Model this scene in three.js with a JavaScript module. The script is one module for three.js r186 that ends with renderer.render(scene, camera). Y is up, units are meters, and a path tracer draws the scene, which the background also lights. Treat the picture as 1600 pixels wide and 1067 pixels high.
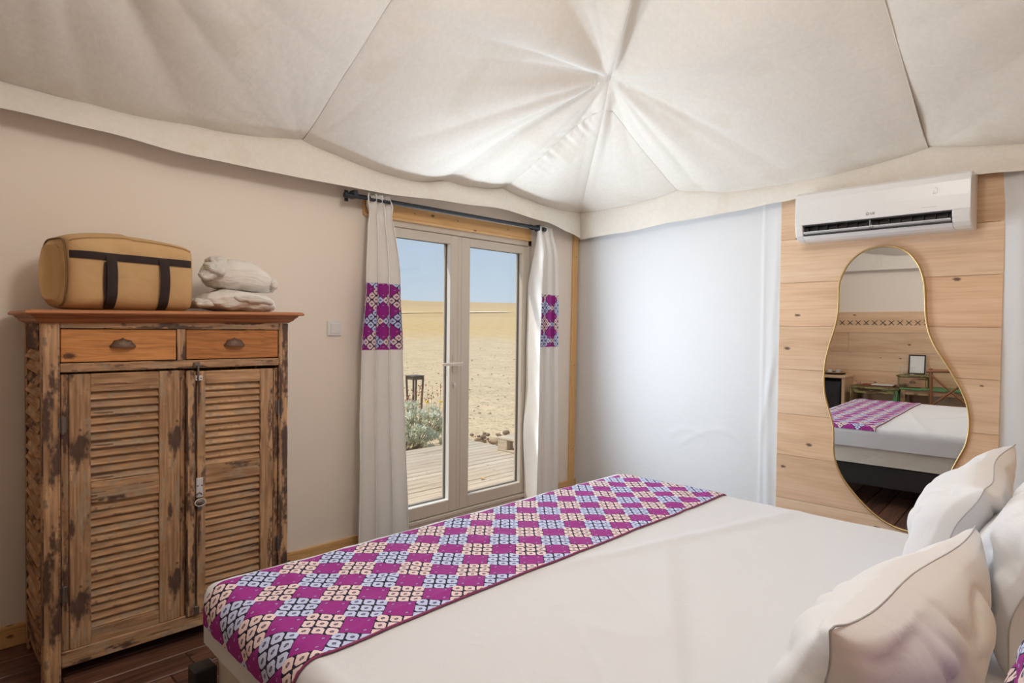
import * as THREE from 'three';
import { mergeGeometries, mergeVertices } from 'three/addons/utils/BufferGeometryUtils.js';
import { RectAreaLightUniformsLib } from 'three/addons/lights/RectAreaLightUniformsLib.js';
import { FontLoader } from 'three/addons/loaders/FontLoader.js';
import { TextGeometry } from 'three/addons/geometries/TextGeometry.js';

// ───────────────────────── camera, sky, sun, large lights, exposure ─────────────────────────
const scene = new THREE.Scene();
const camera = new THREE.PerspectiveCamera(58.084, 1600 / 1067, 0.05, 2000);
camera.position.set(0, 1.35, 0);
{ // yaw 44.92 deg towards the corner right of the glass door, 1.21 deg down, rolled 0.66 deg
  const yaw = 0.78396, pitch = 0.021127, roll = 0.011472;
  const fw = new THREE.Vector3(Math.cos(yaw), 0, -Math.sin(yaw)), ri = new THREE.Vector3(Math.sin(yaw), 0, Math.cos(yaw)), up = new THREE.Vector3(0, 1, 0);
  const f = fw.clone().multiplyScalar(Math.cos(pitch)).addScaledVector(up, -Math.sin(pitch));
  const u = up.clone().multiplyScalar(Math.cos(pitch)).addScaledVector(fw, Math.sin(pitch));
  const r = ri.clone().multiplyScalar(Math.cos(roll)).addScaledVector(u, Math.sin(roll));
  const u2 = u.clone().multiplyScalar(Math.cos(roll)).addScaledVector(ri, -Math.sin(roll));
  camera.quaternion.setFromRotationMatrix(new THREE.Matrix4().makeBasis(r, u2, f.clone().negate()));
}
const renderer = new THREE.WebGLRenderer({ antialias: true });
renderer.toneMapping = THREE.LinearToneMapping;
renderer.toneMappingExposure = 1.0;
renderer.shadowMap.enabled = true;
RectAreaLightUniformsLib.init();

{ // clear desert sky, pale at the horizon and bluer overhead, the same all round
  const w = 16, h = 256, d = new Float32Array(w * h * 4), lerp = THREE.MathUtils.lerp;
  const hor = [0.66, 0.74, 0.79], zen = [0.14, 0.33, 0.60];
  for (let j = 0; j < h; j++) {
    const el = ((j + 0.5) / h - 0.5) * Math.PI, t = Math.pow(Math.max(0, Math.sin(el)), 0.5);
    for (let i = 0; i < w; i++) for (let c = 0; c < 4; c++) d[(j * w + i) * 4 + c] = c === 3 ? 1 : lerp(hor[c], zen[c], t);
  }
  const sky = new THREE.DataTexture(d, w, h, THREE.RGBAFormat, THREE.FloatType);
  sky.mapping = THREE.EquirectangularReflectionMapping; sky.magFilter = sky.minFilter = THREE.LinearFilter; sky.needsUpdate = true;
  scene.background = sky; scene.environment = sky;
}
const sun = new THREE.DirectionalLight(new THREE.Color(1.0, 0.95, 0.86), 3.6);
sun.position.set(-5.6, 17.2, -10.1); sun.target.position.set(2.5, 0, -3.5);
sun.castShadow = true; sun.shadow.mapSize.set(2048, 2048);
Object.assign(sun.shadow.camera, { left: -14, right: 14, top: 14, bottom: -14, near: 1, far: 60 });
scene.add(sun, sun.target);
// daylight that comes in through the glass door: sky from the front, sunlit deck and sand from below, so it is aimed a little upwards;
// five strips just behind the panes keep the tilted light inside the depth of the opening
for (let i = 0; i < 5; i++) {
  const y = 0.35 + i * 0.35, strip = new THREE.RectAreaLight(new THREE.Color(0.77, 0.89, 1.0), 8.4, 1.03, 0.35);
  strip.name = 'door_daylight_' + i; strip.position.set(2.81, y, -3.12); strip.lookAt(2.81, y + 0.8, 0); strip.castShadow = true; scene.add(strip);
}
const FILL_LANTERN = 3.5; // candela of the unseen lantern added over the bed as fill light

// ───────────────────────── helpers ─────────────────────────
function rng(seed) { let a = seed >>> 0; return () => { a = (a + 0x6D2B79F5) >>> 0; let t = Math.imul(a ^ (a >>> 15), 1 | a); t = (t + Math.imul(t ^ (t >>> 7), 61 | t)) ^ t; return ((t ^ (t >>> 14)) >>> 0) / 4294967296; }; }
const hash = (x, y, s) => { let h = Math.imul(x, 374761393) ^ Math.imul(y, 668265263) ^ Math.imul(s + 11, 1274126177); h = Math.imul(h ^ (h >>> 13), 1274126177); return ((h ^ (h >>> 16)) >>> 0) / 4294967296; };
const mod = (a, n) => ((a % n) + n) % n, sm = (t) => t * t * (3 - 2 * t), clamp = (v, a = 0, b = 1) => Math.min(b, Math.max(a, v)), lerp = (a, b, t) => a + (b - a) * t;
const step = (a, b, v) => sm(clamp((v - a) / (b - a)));
function noise(x, y, s = 0, px = 0, py = 0) { // value noise, repeating after px, py cells when given
  const xi = Math.floor(x), yi = Math.floor(y), fx = sm(x - xi), fy = sm(y - yi);
  const g = (i, j) => hash(px ? mod(i, px) : i, py ? mod(j, py) : j, s);
  return lerp(lerp(g(xi, yi), g(xi + 1, yi), fx), lerp(g(xi, yi + 1), g(xi + 1, yi + 1), fx), fy);
}
function fbm(x, y, s = 0, oct = 4, px = 0, py = 0) { let v = 0, a = 0.5, t = 0; for (let o = 0; o < oct; o++) { v += a * noise(x, y, s + o * 17, px, py); t += a; x *= 2; y *= 2; px *= 2; py *= 2; a *= 0.5; } return v / t; }
const mix3 = (a, b, t) => [lerp(a[0], b[0], t), lerp(a[1], b[1], t), lerp(a[2], b[2], t)];
// texture from a function (u, v in 0..1) -> [r, g, b] in 0..255 sRGB, or a grey value 0..1
function tex(w, h, fn, { srgb = true, size = [1, 1] } = {}) {
  const d = new Uint8Array(w * h * 4);
  for (let j = 0; j < h; j++) for (let i = 0; i < w; i++) {
    const c = fn((i + 0.5) / w, (j + 0.5) / h), k = (j * w + i) * 4;
    if (typeof c === 'number') d[k] = d[k + 1] = d[k + 2] = clamp(c) * 255; else { d[k] = clamp(c[0], 0, 255); d[k + 1] = clamp(c[1], 0, 255); d[k + 2] = clamp(c[2], 0, 255); }
    d[k + 3] = 255;
  }
  const t = new THREE.DataTexture(d, w, h); t.magFilter = THREE.LinearFilter; t.minFilter = THREE.LinearMipmapLinearFilter; t.generateMipmaps = true;
  t.wrapS = t.wrapT = THREE.RepeatWrapping; t.repeat.set(1 / size[0], 1 / size[1]); if (srgb) t.colorSpace = THREE.SRGBColorSpace; t.needsUpdate = true; return t;
}
const M = (color, o = {}) => new THREE.MeshStandardMaterial({ color: Array.isArray(color) ? new THREE.Color().setRGB(...color) : color, roughness: 0.85, ...o });
const MP = (color, o = {}) => new THREE.MeshPhysicalMaterial({ color: Array.isArray(color) ? new THREE.Color().setRGB(...color) : color, roughness: 0.85, ...o });

const used = {};
function numbered(name) { const n = used[name] = (used[name] ?? -1) + 1; return n ? `${name}_${String(n).padStart(3, '0')}` : name; }
function tidy(g) { const o = new THREE.BufferGeometry(); const s = g.index ? g.toNonIndexed() : g; for (const k of ['position', 'normal', 'uv']) if (s.attributes[k]) o.setAttribute(k, s.attributes[k]); if (!o.attributes.normal) o.computeVertexNormals(); if (!o.attributes.uv) o.setAttribute('uv', new THREE.BufferAttribute(new Float32Array(o.attributes.position.count * 2), 2)); return o; }
function merge(list) { return list.length === 1 ? list[0] : mergeGeometries(list.map(tidy)); }
function part(name, geo, mat, parent, label) {
  const m = new THREE.Mesh(Array.isArray(geo) ? merge(geo) : geo, mat); m.name = name; m.castShadow = m.receiveShadow = true;
  if (label) m.userData.label = label; parent.add(m); return m;
}
function thing(name, label, category, pos = [0, 0, 0], group, turn = 0) {
  const o = new THREE.Group(); o.name = numbered(name); o.position.set(...pos); o.rotation.y = turn; o.userData = { label, category }; if (group) o.userData.group = group; scene.add(o); return o;
}
function one(name, geo, mat, label, category, group) { // a thing that is one mesh
  const m = part(numbered(name), geo, mat, scene); m.userData = { label, category }; if (group) m.userData.group = group; return m;
}
function structGroup(name, pos = [0, 0, 0]) { const o = new THREE.Group(); o.name = name; o.position.set(...pos); o.userData.kind = 'structure'; scene.add(o); return o; }
function struct(name, geo, mat) { const m = part(name, geo, mat, scene); m.userData.kind = 'structure'; return m; }
const at = (g, x, y, z) => g.translate(x, y, z);
// chamfered box, 44 triangles, uv in metres with the grain (u) along the given axis
function box(w, h, d, c = 0.003, grain = 'x', off = [0, 0]) {
  const W = w / 2, H = h / 2, D = d / 2; c = Math.min(c, W * 0.8, H * 0.8, D * 0.8);
  const P = (sx, sy, sz, k) => k === 0 ? [sx * W, sy * (H - c), sz * (D - c)] : k === 1 ? [sx * (W - c), sy * H, sz * (D - c)] : [sx * (W - c), sy * (H - c), sz * D];
  const pos = [], nor = [], uv = [], gi = 'xyz'.indexOf(grain), s2 = [-1, 1];
  const tri = (a, b, e) => {
    const n = [(b[1] - a[1]) * (e[2] - a[2]) - (b[2] - a[2]) * (e[1] - a[1]), (b[2] - a[2]) * (e[0] - a[0]) - (b[0] - a[0]) * (e[2] - a[2]), (b[0] - a[0]) * (e[1] - a[1]) - (b[1] - a[1]) * (e[0] - a[0])];
    if (n[0] * (a[0] + b[0] + e[0]) + n[1] * (a[1] + b[1] + e[1]) + n[2] * (a[2] + b[2] + e[2]) < 0) { [b, e] = [e, b]; n[0] *= -1; n[1] *= -1; n[2] *= -1; }
    const l = Math.hypot(...n) || 1, ab = n.map(Math.abs), ni = ab[0] >= ab[1] && ab[0] >= ab[2] ? 0 : ab[1] >= ab[2] ? 1 : 2;
    const ui = gi !== ni ? gi : (gi + 1) % 3, vi = 3 - ni - ui;
    for (const p of [a, b, e]) { pos.push(...p); nor.push(n[0] / l, n[1] / l, n[2] / l); uv.push(p[ui] + off[0], p[vi] + off[1]); }
  };
  const quad = (a, b, e, f) => { tri(a, b, e); tri(a, e, f); };
  for (const s of s2) {
    quad(P(s, -1, -1, 0), P(s, 1, -1, 0), P(s, 1, 1, 0), P(s, -1, 1, 0)); quad(P(-1, s, -1, 1), P(1, s, -1, 1), P(1, s, 1, 1), P(-1, s, 1, 1)); quad(P(-1, -1, s, 2), P(1, -1, s, 2), P(1, 1, s, 2), P(-1, 1, s, 2));
    for (const t of s2) { quad(P(s, t, -1, 0), P(s, t, 1, 0), P(s, t, 1, 1), P(s, t, -1, 1)); quad(P(s, -1, t, 0), P(s, 1, t, 0), P(s, 1, t, 2), P(s, -1, t, 2)); quad(P(-1, s, t, 1), P(1, s, t, 1), P(1, s, t, 2), P(-1, s, t, 2)); for (const q of s2) tri(P(s, t, q, 0), P(s, t, q, 1), P(s, t, q, 2)); }
  }
  const g = new THREE.BufferGeometry(); g.setAttribute('position', new THREE.Float32BufferAttribute(pos, 3)); g.setAttribute('normal', new THREE.Float32BufferAttribute(nor, 3)); g.setAttribute('uv', new THREE.Float32BufferAttribute(uv, 2)); return g;
}
const R0 = rng(7); const ro = () => [R0() * 5, R0() * 5]; // random texture offset
const bx = (x0, x1, y0, y1, z0, z1, c, grain) => at(box(x1 - x0, y1 - y0, z1 - z0, c, grain, ro()), (x0 + x1) / 2, (y0 + y1) / 2, (z0 + z1) / 2);
// surface over a grid: fn(u, v) -> [x, y, z], uvf(u, v, p) -> [s, t]
function sheet(nu, nv, fn, uvf, flip = false) {
  const pos = [], uv = [], idx = [];
  for (let j = 0; j <= nv; j++) for (let i = 0; i <= nu; i++) { const p = fn(i / nu, j / nv); pos.push(...p); uv.push(...(uvf ? uvf(i / nu, j / nv, p) : [i / nu, j / nv])); }
  for (let j = 0; j < nv; j++) for (let i = 0; i < nu; i++) { const a = j * (nu + 1) + i, b = a + 1, c = a + nu + 1, d = c + 1; flip ? idx.push(a, c, b, b, c, d) : idx.push(a, b, c, b, d, c); }
  const g = new THREE.BufferGeometry(); g.setAttribute('position', new THREE.Float32BufferAttribute(pos, 3)); g.setAttribute('uv', new THREE.Float32BufferAttribute(uv, 2)); g.setIndex(idx); g.computeVertexNormals(); return g;
}
const V = (x, y, z) => new THREE.Vector3(x, y, z);
const tube = (pts, r, n = 24, rs = 8, closed = false) => new THREE.TubeGeometry(new THREE.CatmullRomCurve3(pts.map((p) => V(...p)), closed, 'centripetal'), n, r, rs, closed);
const cyl = (a, b, r, rs = 12, r2 = r) => { const A = V(...a), B = V(...b), g = new THREE.CylinderGeometry(r2, r, A.distanceTo(B), rs); g.applyQuaternion(new THREE.Quaternion().setFromUnitVectors(V(0, 1, 0), B.clone().sub(A).normalize())); const m = A.add(B).multiplyScalar(0.5); return g.translate(m.x, m.y, m.z); };
// piecewise smooth interpolation through [x, y] pairs
function curve(pts) { return (x) => { if (x <= pts[0][0]) return pts[0][1]; for (let i = 1; i < pts.length; i++) if (x <= pts[i][0]) { const [a, b] = [pts[i - 1], pts[i]]; return lerp(a[1], b[1], sm((x - a[0]) / (b[0] - a[0]))); } return pts[pts.length - 1][1]; }; }
// ───────────────────────── materials ─────────────────────────
// wood with the grain along u; cols: [light, mid, dark]; the texture covers size metres and repeats
function wood(w, h, size, cols, { seed = 1, rings = 26, contrast = 1, knots = 0, streak = 60, wavy = 1 } = {}) {
  const r = rng(seed * 977), kn = Array.from({ length: knots }, () => [r(), r(), 0.007 + r() * 0.010]);
  return tex(w, h, (u, v) => {
    let bend = 0, dark = 0;
    for (const [ku, kv, kr] of kn) {
      let du = u - ku, dv = v - kv; du -= Math.round(du); dv -= Math.round(dv);
      const x = du * size[0], y = dv * size[1], q = Math.hypot(x * 0.55, y) / kr;
      bend += Math.sign(y || 1) * 0.55 * kr / size[1] * Math.exp(-((x / (kr * 5)) ** 2) - ((y / (kr * 3)) ** 2));
      dark = Math.max(dark, 1 - step(0.35, 0.9, q + (fbm(u * 200, v * 200, seed) - 0.5) * 0.8));
    }
    const vv = v - bend, warp = wavy * fbm(u * 3, vv * 5, seed + 3, 3, 3, 5) * 1.6 + fbm(u * 8, vv * 12, seed + 4, 2, 8, 12) * 0.35;
    const ring = 0.5 + 0.5 * Math.sin((vv * rings + warp * 2.2) * 6.2832 * 0.5 * 2);
    const fine = fbm(u * 6, vv * streak * 2, seed + 9, 3, 6, streak * 2), tone = fbm(u * 2, vv * 6, seed + 21, 3, 2, 6);
    let t = clamp(0.5 + contrast * ((ring - 0.5) * 0.28 + (fine - 0.5) * 0.9 + (tone - 0.5) * 0.9));
    let c = t < 0.5 ? mix3(cols[2], cols[1], t * 2) : mix3(cols[1], cols[0], t * 2 - 1);
    return dark > 0 ? mix3(c, [cols[2][0] * 0.45, cols[2][1] * 0.42, cols[2][2] * 0.4], dark * 0.85) : c;
  }, { size });
}
const oakTex = wood(1024, 512, [1.3, 0.55], [[238, 211, 182], [226, 193, 160], [205, 168, 134]], { seed: 4, rings: 5, contrast: 0.62, knots: 4, streak: 40, wavy: 0.35 });
const pineTex = wood(512, 256, [1.2, 0.3], [[238, 200, 148], [225, 180, 122], [196, 146, 88]], { seed: 8, rings: 10, knots: 4, contrast: 0.7 });
const floorTex = wood(512, 256, [1.6, 0.5], [[112, 84, 70], [88, 62, 50], [52, 37, 32]], { seed: 11, rings: 12, contrast: 1.1, knots: 2 });
const deckTex = wood(512, 256, [1.5, 0.4], [[222, 206, 182], [204, 186, 162], [170, 152, 130]], { seed: 13, rings: 10, contrast: 0.8, knots: 2 });
const drawerTex = wood(512, 256, [0.6, 0.2], [[226, 160, 94], [208, 140, 78], [166, 106, 58]], { seed: 17, rings: 7, contrast: 0.8, knots: 1, streak: 30 });
const corniceTex = wood(512, 128, [0.8, 0.12], [[196, 130, 80], [172, 108, 64], [122, 72, 44]], { seed: 19, rings: 6, contrast: 1 });
// salvaged wood: bare tan wood with dark worn patches and remains of grey and dark blue paint
function salvaged(seed, dark, grey) {
  return tex(512, 512, (u, v) => {
    const fine = fbm(u * 5, v * 110, seed, 3, 5, 110), ring = 0.5 + 0.5 * Math.sin((v * 14 + fbm(u * 3, v * 6, seed + 2, 3, 3, 6) * 3) * 6.2832);
    let c = mix3([144, 108, 78], [220, 178, 136], clamp(0.5 + (fine - 0.5) * 0.9 + (ring - 0.5) * 0.18 + (fbm(u * 4, v * 8, seed + 5, 3, 4, 8) - 0.5) * 0.8));
    const e = fbm(u * 40, v * 60, seed + 31, 3, 40, 60) - 0.5;
    const g = step(0.57, 0.66, fbm(u * 7, v * 20, seed + 7, 4, 7, 20) + e * 0.28 + grey);
    if (g > 0) c = mix3(c, mix3([150, 132, 112], [186, 166, 142], fbm(u * 30, v * 60, seed + 8, 2, 30, 60)), g * 0.6);
    const d = step(0.52, 0.70, fbm(u * 4, v * 20, seed + 12, 5, 4, 20) + e * 0.22 + dark);
    if (d > 0) c = mix3(c, mix3([52, 34, 27], [74, 54, 52], fbm(u * 12, v * 20, seed + 14, 2, 12, 20)), d * 0.76);
    const crack = fbm(u * 3, v * 60, seed + 40, 2, 3, 60); if (crack > 0.84) c = mix3(c, [60, 40, 28], 0.5);
    return c;
  }, { size: [0.6, 0.6] });
}
const salvPost = salvaged(31, 0.07, -0.03), salvDoor = salvaged(37, -0.065, -0.01), salvSlat = salvaged(41, -0.2, 0.02), salvDark = salvaged(43, 0.14, -0.06);
const roughTex = tex(256, 256, (u, v) => 0.35 + 0.6 * fbm(u * 24, v * 24, 77, 4, 24, 24), { srgb: false, size: [0.35, 0.35] });
const woodBump = tex(256, 256, (u, v) => 0.6 * fbm(u * 4, v * 80, 61, 3, 4, 80) + 0.4 * fbm(u * 10, v * 30, 62, 3, 10, 30), { srgb: false, size: [0.5, 0.5] });
// cloth: woven threads plus soft wrinkles, one tile is 0.9 m
const clothBump = tex(1024, 1024, (u, v) => {
  const a = fbm(u * 7 + fbm(u * 4, v * 4, 5, 2, 4, 4) * 0.8, v * 11, 51, 4, 7, 11), b = fbm(u * 19, v * 13, 52, 3, 19, 13);
  return 0.15 + 0.55 * Math.pow(1 - Math.abs(2 * a - 1), 2) * 0.7 + 0.3 * b + 0.05 * fbm(u * 300, v * 300, 53, 1, 300, 300);
}, { srgb: false, size: [0.9, 0.9] });
const canvasTint = tex(512, 512, (u, v) => { const n = fbm(u * 6, v * 6, 57, 4, 6, 6), t = fbm(u * 160, v * 160, 58, 2, 160, 160), s = step(0.66, 0.76, fbm(u * 9, v * 9, 59, 4, 9, 9)); const k = 246 + (n - 0.5) * 7 + (t - 0.5) * 8 - s * 3; return [k, k * 0.985 - s * 1.5, k * 0.962 - s * 4]; }, { size: [2.2, 2.2] });
// ikat weave of the runner and the curtain bands: rotated checks 0.126 m tip to tip, light 3 x 3 cells and magenta 2 x 2 cells
const ikat = tex(1024, 1024, (u, v) => {
  const j = (fbm(u * 90, v * 90, 71, 2, 90, 90) - 0.5) * 0.03, x = u * 2, y = v * 2, a = x + y + j, b = x - y - j * 0.6;
  const th = 0.575; let best = null; // nearest centre of a light block: a, b both whole with even sum
  const A0 = Math.round(a), B0 = Math.round(b);
  for (let i = -1; i <= 1; i++) for (let k = -1; k <= 1; k++) { const A = A0 + i, B = B0 + k; if (mod(A + B, 2)) continue; const da = a - A, db = b - B, q = Math.max(Math.abs(da), Math.abs(db)); if (!best || q < best.q) best = { q, da, db, A }; }
  const thread = (fbm(u * 260, v * 260, 72, 1, 260, 260) - 0.5) * 26, navy = [34, 26, 58];
  if (best.q < th) {
    const ca = (best.da + th) / (2 * th) * 3, cb = (best.db + th) / (2 * th) * 3, fa = ca - Math.floor(ca) - 0.5, fb = cb - Math.floor(cb) - 0.5;
    const p = Math.abs(fa + fb), q = Math.abs(fa - fb), edge = Math.max(Math.max(Math.abs(fa), Math.abs(fb)), p * 0.65, q * 0.5), r = Math.hypot(fa + fb, (fa - fb) * 1.25);
    const base = mod(best.A, 2) ? [204, 214, 248] : [240, 216, 216];
    if (edge > 0.432) return navy;
    if (r < 0.25) return r < 0.09 ? mix3(navy, base, 0.62) : mix3(navy, base, 0.34);
    return [base[0] + thread, base[1] + thread, base[2] + thread];
  }
  const ma = (a - Math.floor(a)) * 2, mb = (b - Math.floor(b)) * 2, ga = ma - Math.floor(ma) - 0.5, gb = mb - Math.floor(mb) - 0.5, d = Math.hypot((ga + gb) * 0.9, (ga - gb) * 1.5);
  const line = Math.min(Math.abs(ma - 1), Math.abs(mb - 1)); const base = [158 + thread, 42 + thread * 0.5, 140 + thread * 0.9];
  if (d < 0.13) return [178, 150, 205]; if (line < 0.07 && noise(u * 120, v * 120, 75, 120, 120) > 0.3) return [78, 24, 88];
  return d < 0.20 ? [128, 32, 112] : base;
}, { size: [0.252, 0.252] });

const mat = {
  canvas: M([0.86, 0.838, 0.80], { map: canvasTint, roughness: 0.95, bumpMap: clothBump, bumpScale: 0.0028 }),
  wallCanvas: M([0.765, 0.775, 0.785], { roughness: 0.95, bumpMap: clothBump, bumpScale: 0.002 }),
  plaster: M([0.88, 0.79, 0.695], { roughness: 0.93 }),
  oak: [0, 1, 2].map((k) => { const t = oakTex.clone(); t.offset.set(k * 0.37, k * 0.21); t.needsUpdate = true; return M([[1, 1, 1], [0.93, 0.9, 0.87], [1.0, 0.95, 0.9]][k], { map: t, roughness: 0.62, bumpMap: woodBump, bumpScale: 0.0002 }); }),
  pine: M(0xffffff, { map: pineTex, roughness: 0.6, bumpMap: woodBump, bumpScale: 0.0006 }),
  floor: [0, 1, 2].map((k) => M([[1.25, 1.08, 1.0], [1.05, 0.9, 0.84], [1.15, 0.98, 0.92]][k], { map: floorTex, roughness: 0.42, bumpMap: woodBump, bumpScale: 0.0012 })),
  deck: [0, 1, 2].map((k) => M([[1, 1, 1], [0.9, 0.88, 0.86], [0.95, 0.95, 0.96]][k], { map: deckTex, roughness: 0.85, bumpMap: woodBump, bumpScale: 0.001 })),
  sheet: MP([0.745, 0.755, 0.79], { roughness: 0.9, bumpMap: clothBump, bumpScale: 0.0022, sheen: 0.15, sheenRoughness: 0.8, sheenColor: new THREE.Color(1, 1, 1) }),
  mattress: M([0.74, 0.70, 0.63], { roughness: 0.95, bumpMap: clothBump, bumpScale: 0.006 }),
  pillow: MP([0.77, 0.77, 0.785], { roughness: 0.9, bumpMap: clothBump, bumpScale: 0.003 }),
  towel: M([0.80, 0.76, 0.70], { roughness: 1, bumpMap: clothBump, bumpScale: 0.01 }),
  curtain: MP([0.88, 0.85, 0.81], { roughness: 0.97, transmission: 0.12, thickness: 0, bumpMap: clothBump, bumpScale: 0.0025, side: THREE.DoubleSide }),
  ikat: M(0xffffff, { map: ikat, roughness: 0.93, bumpMap: clothBump, bumpScale: 0.004, side: THREE.DoubleSide }),
  alu: M([0.62, 0.555, 0.475], { roughness: 0.5, metalness: 0.1 }),
  gasket: M([0.10, 0.105, 0.10], { roughness: 0.6 }),
  steel: M([0.74, 0.72, 0.70], { roughness: 0.4, metalness: 0.45 }),
  glass: MP(0xffffff, { transmission: 1, thickness: 0, roughness: 0, ior: 1.45 }),
  tumbler: MP(0xffffff, { transmission: 1, thickness: 0, roughness: 0, ior: 1.45 }),
  black: M([0.022, 0.021, 0.022], { roughness: 0.5 }),
  rod: M([0.03, 0.035, 0.045], { roughness: 0.42, metalness: 0.3 }),
  white: MP([0.80, 0.79, 0.78], { roughness: 0.32, clearcoat: 0.25, clearcoatRoughness: 0.3 }),
  gold: M([0.60, 0.44, 0.20], { roughness: 0.38, metalness: 0.85 }),
  mirror: M([0.86, 0.87, 0.86], { roughness: 0.0, metalness: 1 }),
  drawer: M(0xffffff, { map: drawerTex, roughness: 0.55, bumpMap: woodBump, bumpScale: 0.0008 }),
  drawer2: M([0.80, 0.755, 0.71], { map: drawerTex, roughness: 0.55, bumpMap: woodBump, bumpScale: 0.0008 }),
  cornice: M(0xffffff, { map: corniceTex, roughness: 0.5, bumpMap: woodBump, bumpScale: 0.001 }),
  post: M([0.92, 0.9, 0.88], { map: salvPost, roughnessMap: roughTex, bumpMap: woodBump, bumpScale: 0.0016 }),
  door: M([1, 1, 1], { map: salvDoor, roughness: 0.8, bumpMap: woodBump, bumpScale: 0.0014 }),
  slat: M([0.98, 0.96, 0.94], { map: salvSlat, roughness: 0.85, bumpMap: woodBump, bumpScale: 0.0016 }),
  slatDark: M([0.85, 0.8, 0.76], { map: salvDark, roughness: 0.85, bumpMap: woodBump, bumpScale: 0.0016 }),
  iron: M([0.20, 0.17, 0.15], { roughness: 0.45, metalness: 0.7 }),
  rust: M([0.16, 0.10, 0.07], { roughness: 0.55, metalness: 0.55 }),
  bag: M([0.60, 0.385, 0.185], { roughness: 0.93, bumpMap: clothBump, bumpScale: 0.003 }),
  webbing: M([0.036, 0.021, 0.02], { roughness: 0.9 }),
  paper: M([0.8, 0.8, 0.78], { roughness: 0.7 }),
};
// ───────────────────────── room: a square tent 4.96 m across under a pyramid roof ─────────────────────────
const X0 = -0.90, X1 = 4.06, Z0 = -3.27, Z1 = 1.69, HALF = 2.48, CX = 1.58, CZ = -0.79;
// door opening in the wall at z = Z0
const DX0 = 2.03, DX1 = 3.48, DY0 = 0.055, DY1 = 2.03;
{ // walls with thickness; the one with the glass door has its opening
  const w = structGroup('wall_back'), t = 0.1, top = 2.56;
  part('wall_face', [bx(X0 - t, DX0, -0.14, top, Z0 - t, Z0, 0.001), bx(DX1, X1 + t, -0.14, top, Z0 - t, Z0, 0.001), bx(DX0, DX1, DY1, top, Z0 - t, Z0, 0.001), bx(DX0, DX1, -0.14, DY0, Z0 - t, Z0, 0.001)], mat.plaster, w);
  struct('wall_left', bx(X0 - t, X0, -0.14, top, Z0, Z1, 0.001), mat.plaster);
  struct('wall_front', bx(X0 - t, X1 + t, -0.14, top, Z1, Z1 + t, 0.001), mat.plaster);
  const wr = structGroup('wall_right');
  part('wall_core', bx(X1 + 0.004, X1 + t, -0.14, top, Z0, Z1, 0.001), mat.wallCanvas, wr);
  // slack canvas lining: a long vertical seam, loose folds beside the boards, a slumped crease low down
  const lin = (z0, z1, nu, nv) => sheet(nu, nv, (u, v) => {
    const z = lerp(z0, z1, u), y = lerp(0, 2.5, v); let o = 0.014;
    o += 0.010 * (fbm(z * 1.1 + 3, y * 0.9, 5, 3) - 0.5);
    const s = Math.abs(z + 1.692); o += 0.004 * Math.exp(-((s / 0.006) ** 2)) + 0.003 * step(-1.72, -1.69, z);
    o += 0.005 * Math.exp(-(((z + 1.63 + 0.02 * Math.sin(y * 2.3)) / 0.022) ** 2)) * step(2.3, 1.7, y) * (0.5 + fbm(y * 4, 1, 3, 2));
    o += 0.005 * Math.exp(-(((z + 1.645 - (y - 1.0) * 0.16) / 0.02) ** 2)) * step(0.5, 0.9, y) * step(1.5, 1.1, y);
    const r = Math.hypot((z + 2.05) * 0.75, y - 0.40); o += 0.004 * Math.exp(-(((r - 0.24 - 0.03 * Math.sin(z * 9)) / 0.018) ** 2)) * step(0.5, 0.56, y);
    const r2 = Math.hypot((z + 2.22) * 0.8, y - 0.50); o += 0.003 * Math.exp(-(((r2 - 0.14) / 0.014) ** 2)) * step(0.55, 0.6, y);
    return [X1 - o, y, z];
  }, (u, v, p) => [p[2], p[1]], true);
  part('canvas_lining', lin(Z0 + 0.002, -1.565, 170, 150), mat.wallCanvas, wr);
  part('canvas_lining', sheet(60, 60, (u, v) => {
    const z = lerp(-0.47, Z1 - 0.002, u), y = lerp(0, 2.5, v);
    const o = 0.02 + 0.02 * Math.exp(-(((z + 0.36 + (y - 1.2) * 0.03) / 0.035) ** 2)) * (0.6 + 0.8 * fbm(y * 2.5, 2, 9, 2)) + 0.018 * (fbm(z * 3, y * 1.2, 6, 3) - 0.4);
    return [X1 - o, y, z];
  }, (u, v, p) => [p[2], p[1]], true), mat.wallCanvas, wr);
}
{ // floor boards run along the glass wall
  const f = structGroup('floor'), w = 0.138, r = rng(21);
  part('subfloor', bx(X0, X1, -0.13, -0.032, Z0, Z1, 0.001), mat.floor[1], f);
  const shape = {};
  for (let k = 0, z = Z0; z < Z1 - 0.01; k++, z += w) {
    const cuts = [X0, X0 + 1.2 + r() * 1.4, X1 - 0.9 - r() * 1.0, X1];
    for (let i = 0; i < 3; i++) { const g = bx(cuts[i] + 0.001, cuts[i + 1] - 0.001, -0.03, 0, z + 0.0022, Math.min(z + w, Z1) - 0.0022, 0.003); part('floor_board', g, mat.floor[Math.floor(r() * 3)], f).position.y = -r() * 0.002; }
  }
}
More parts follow.
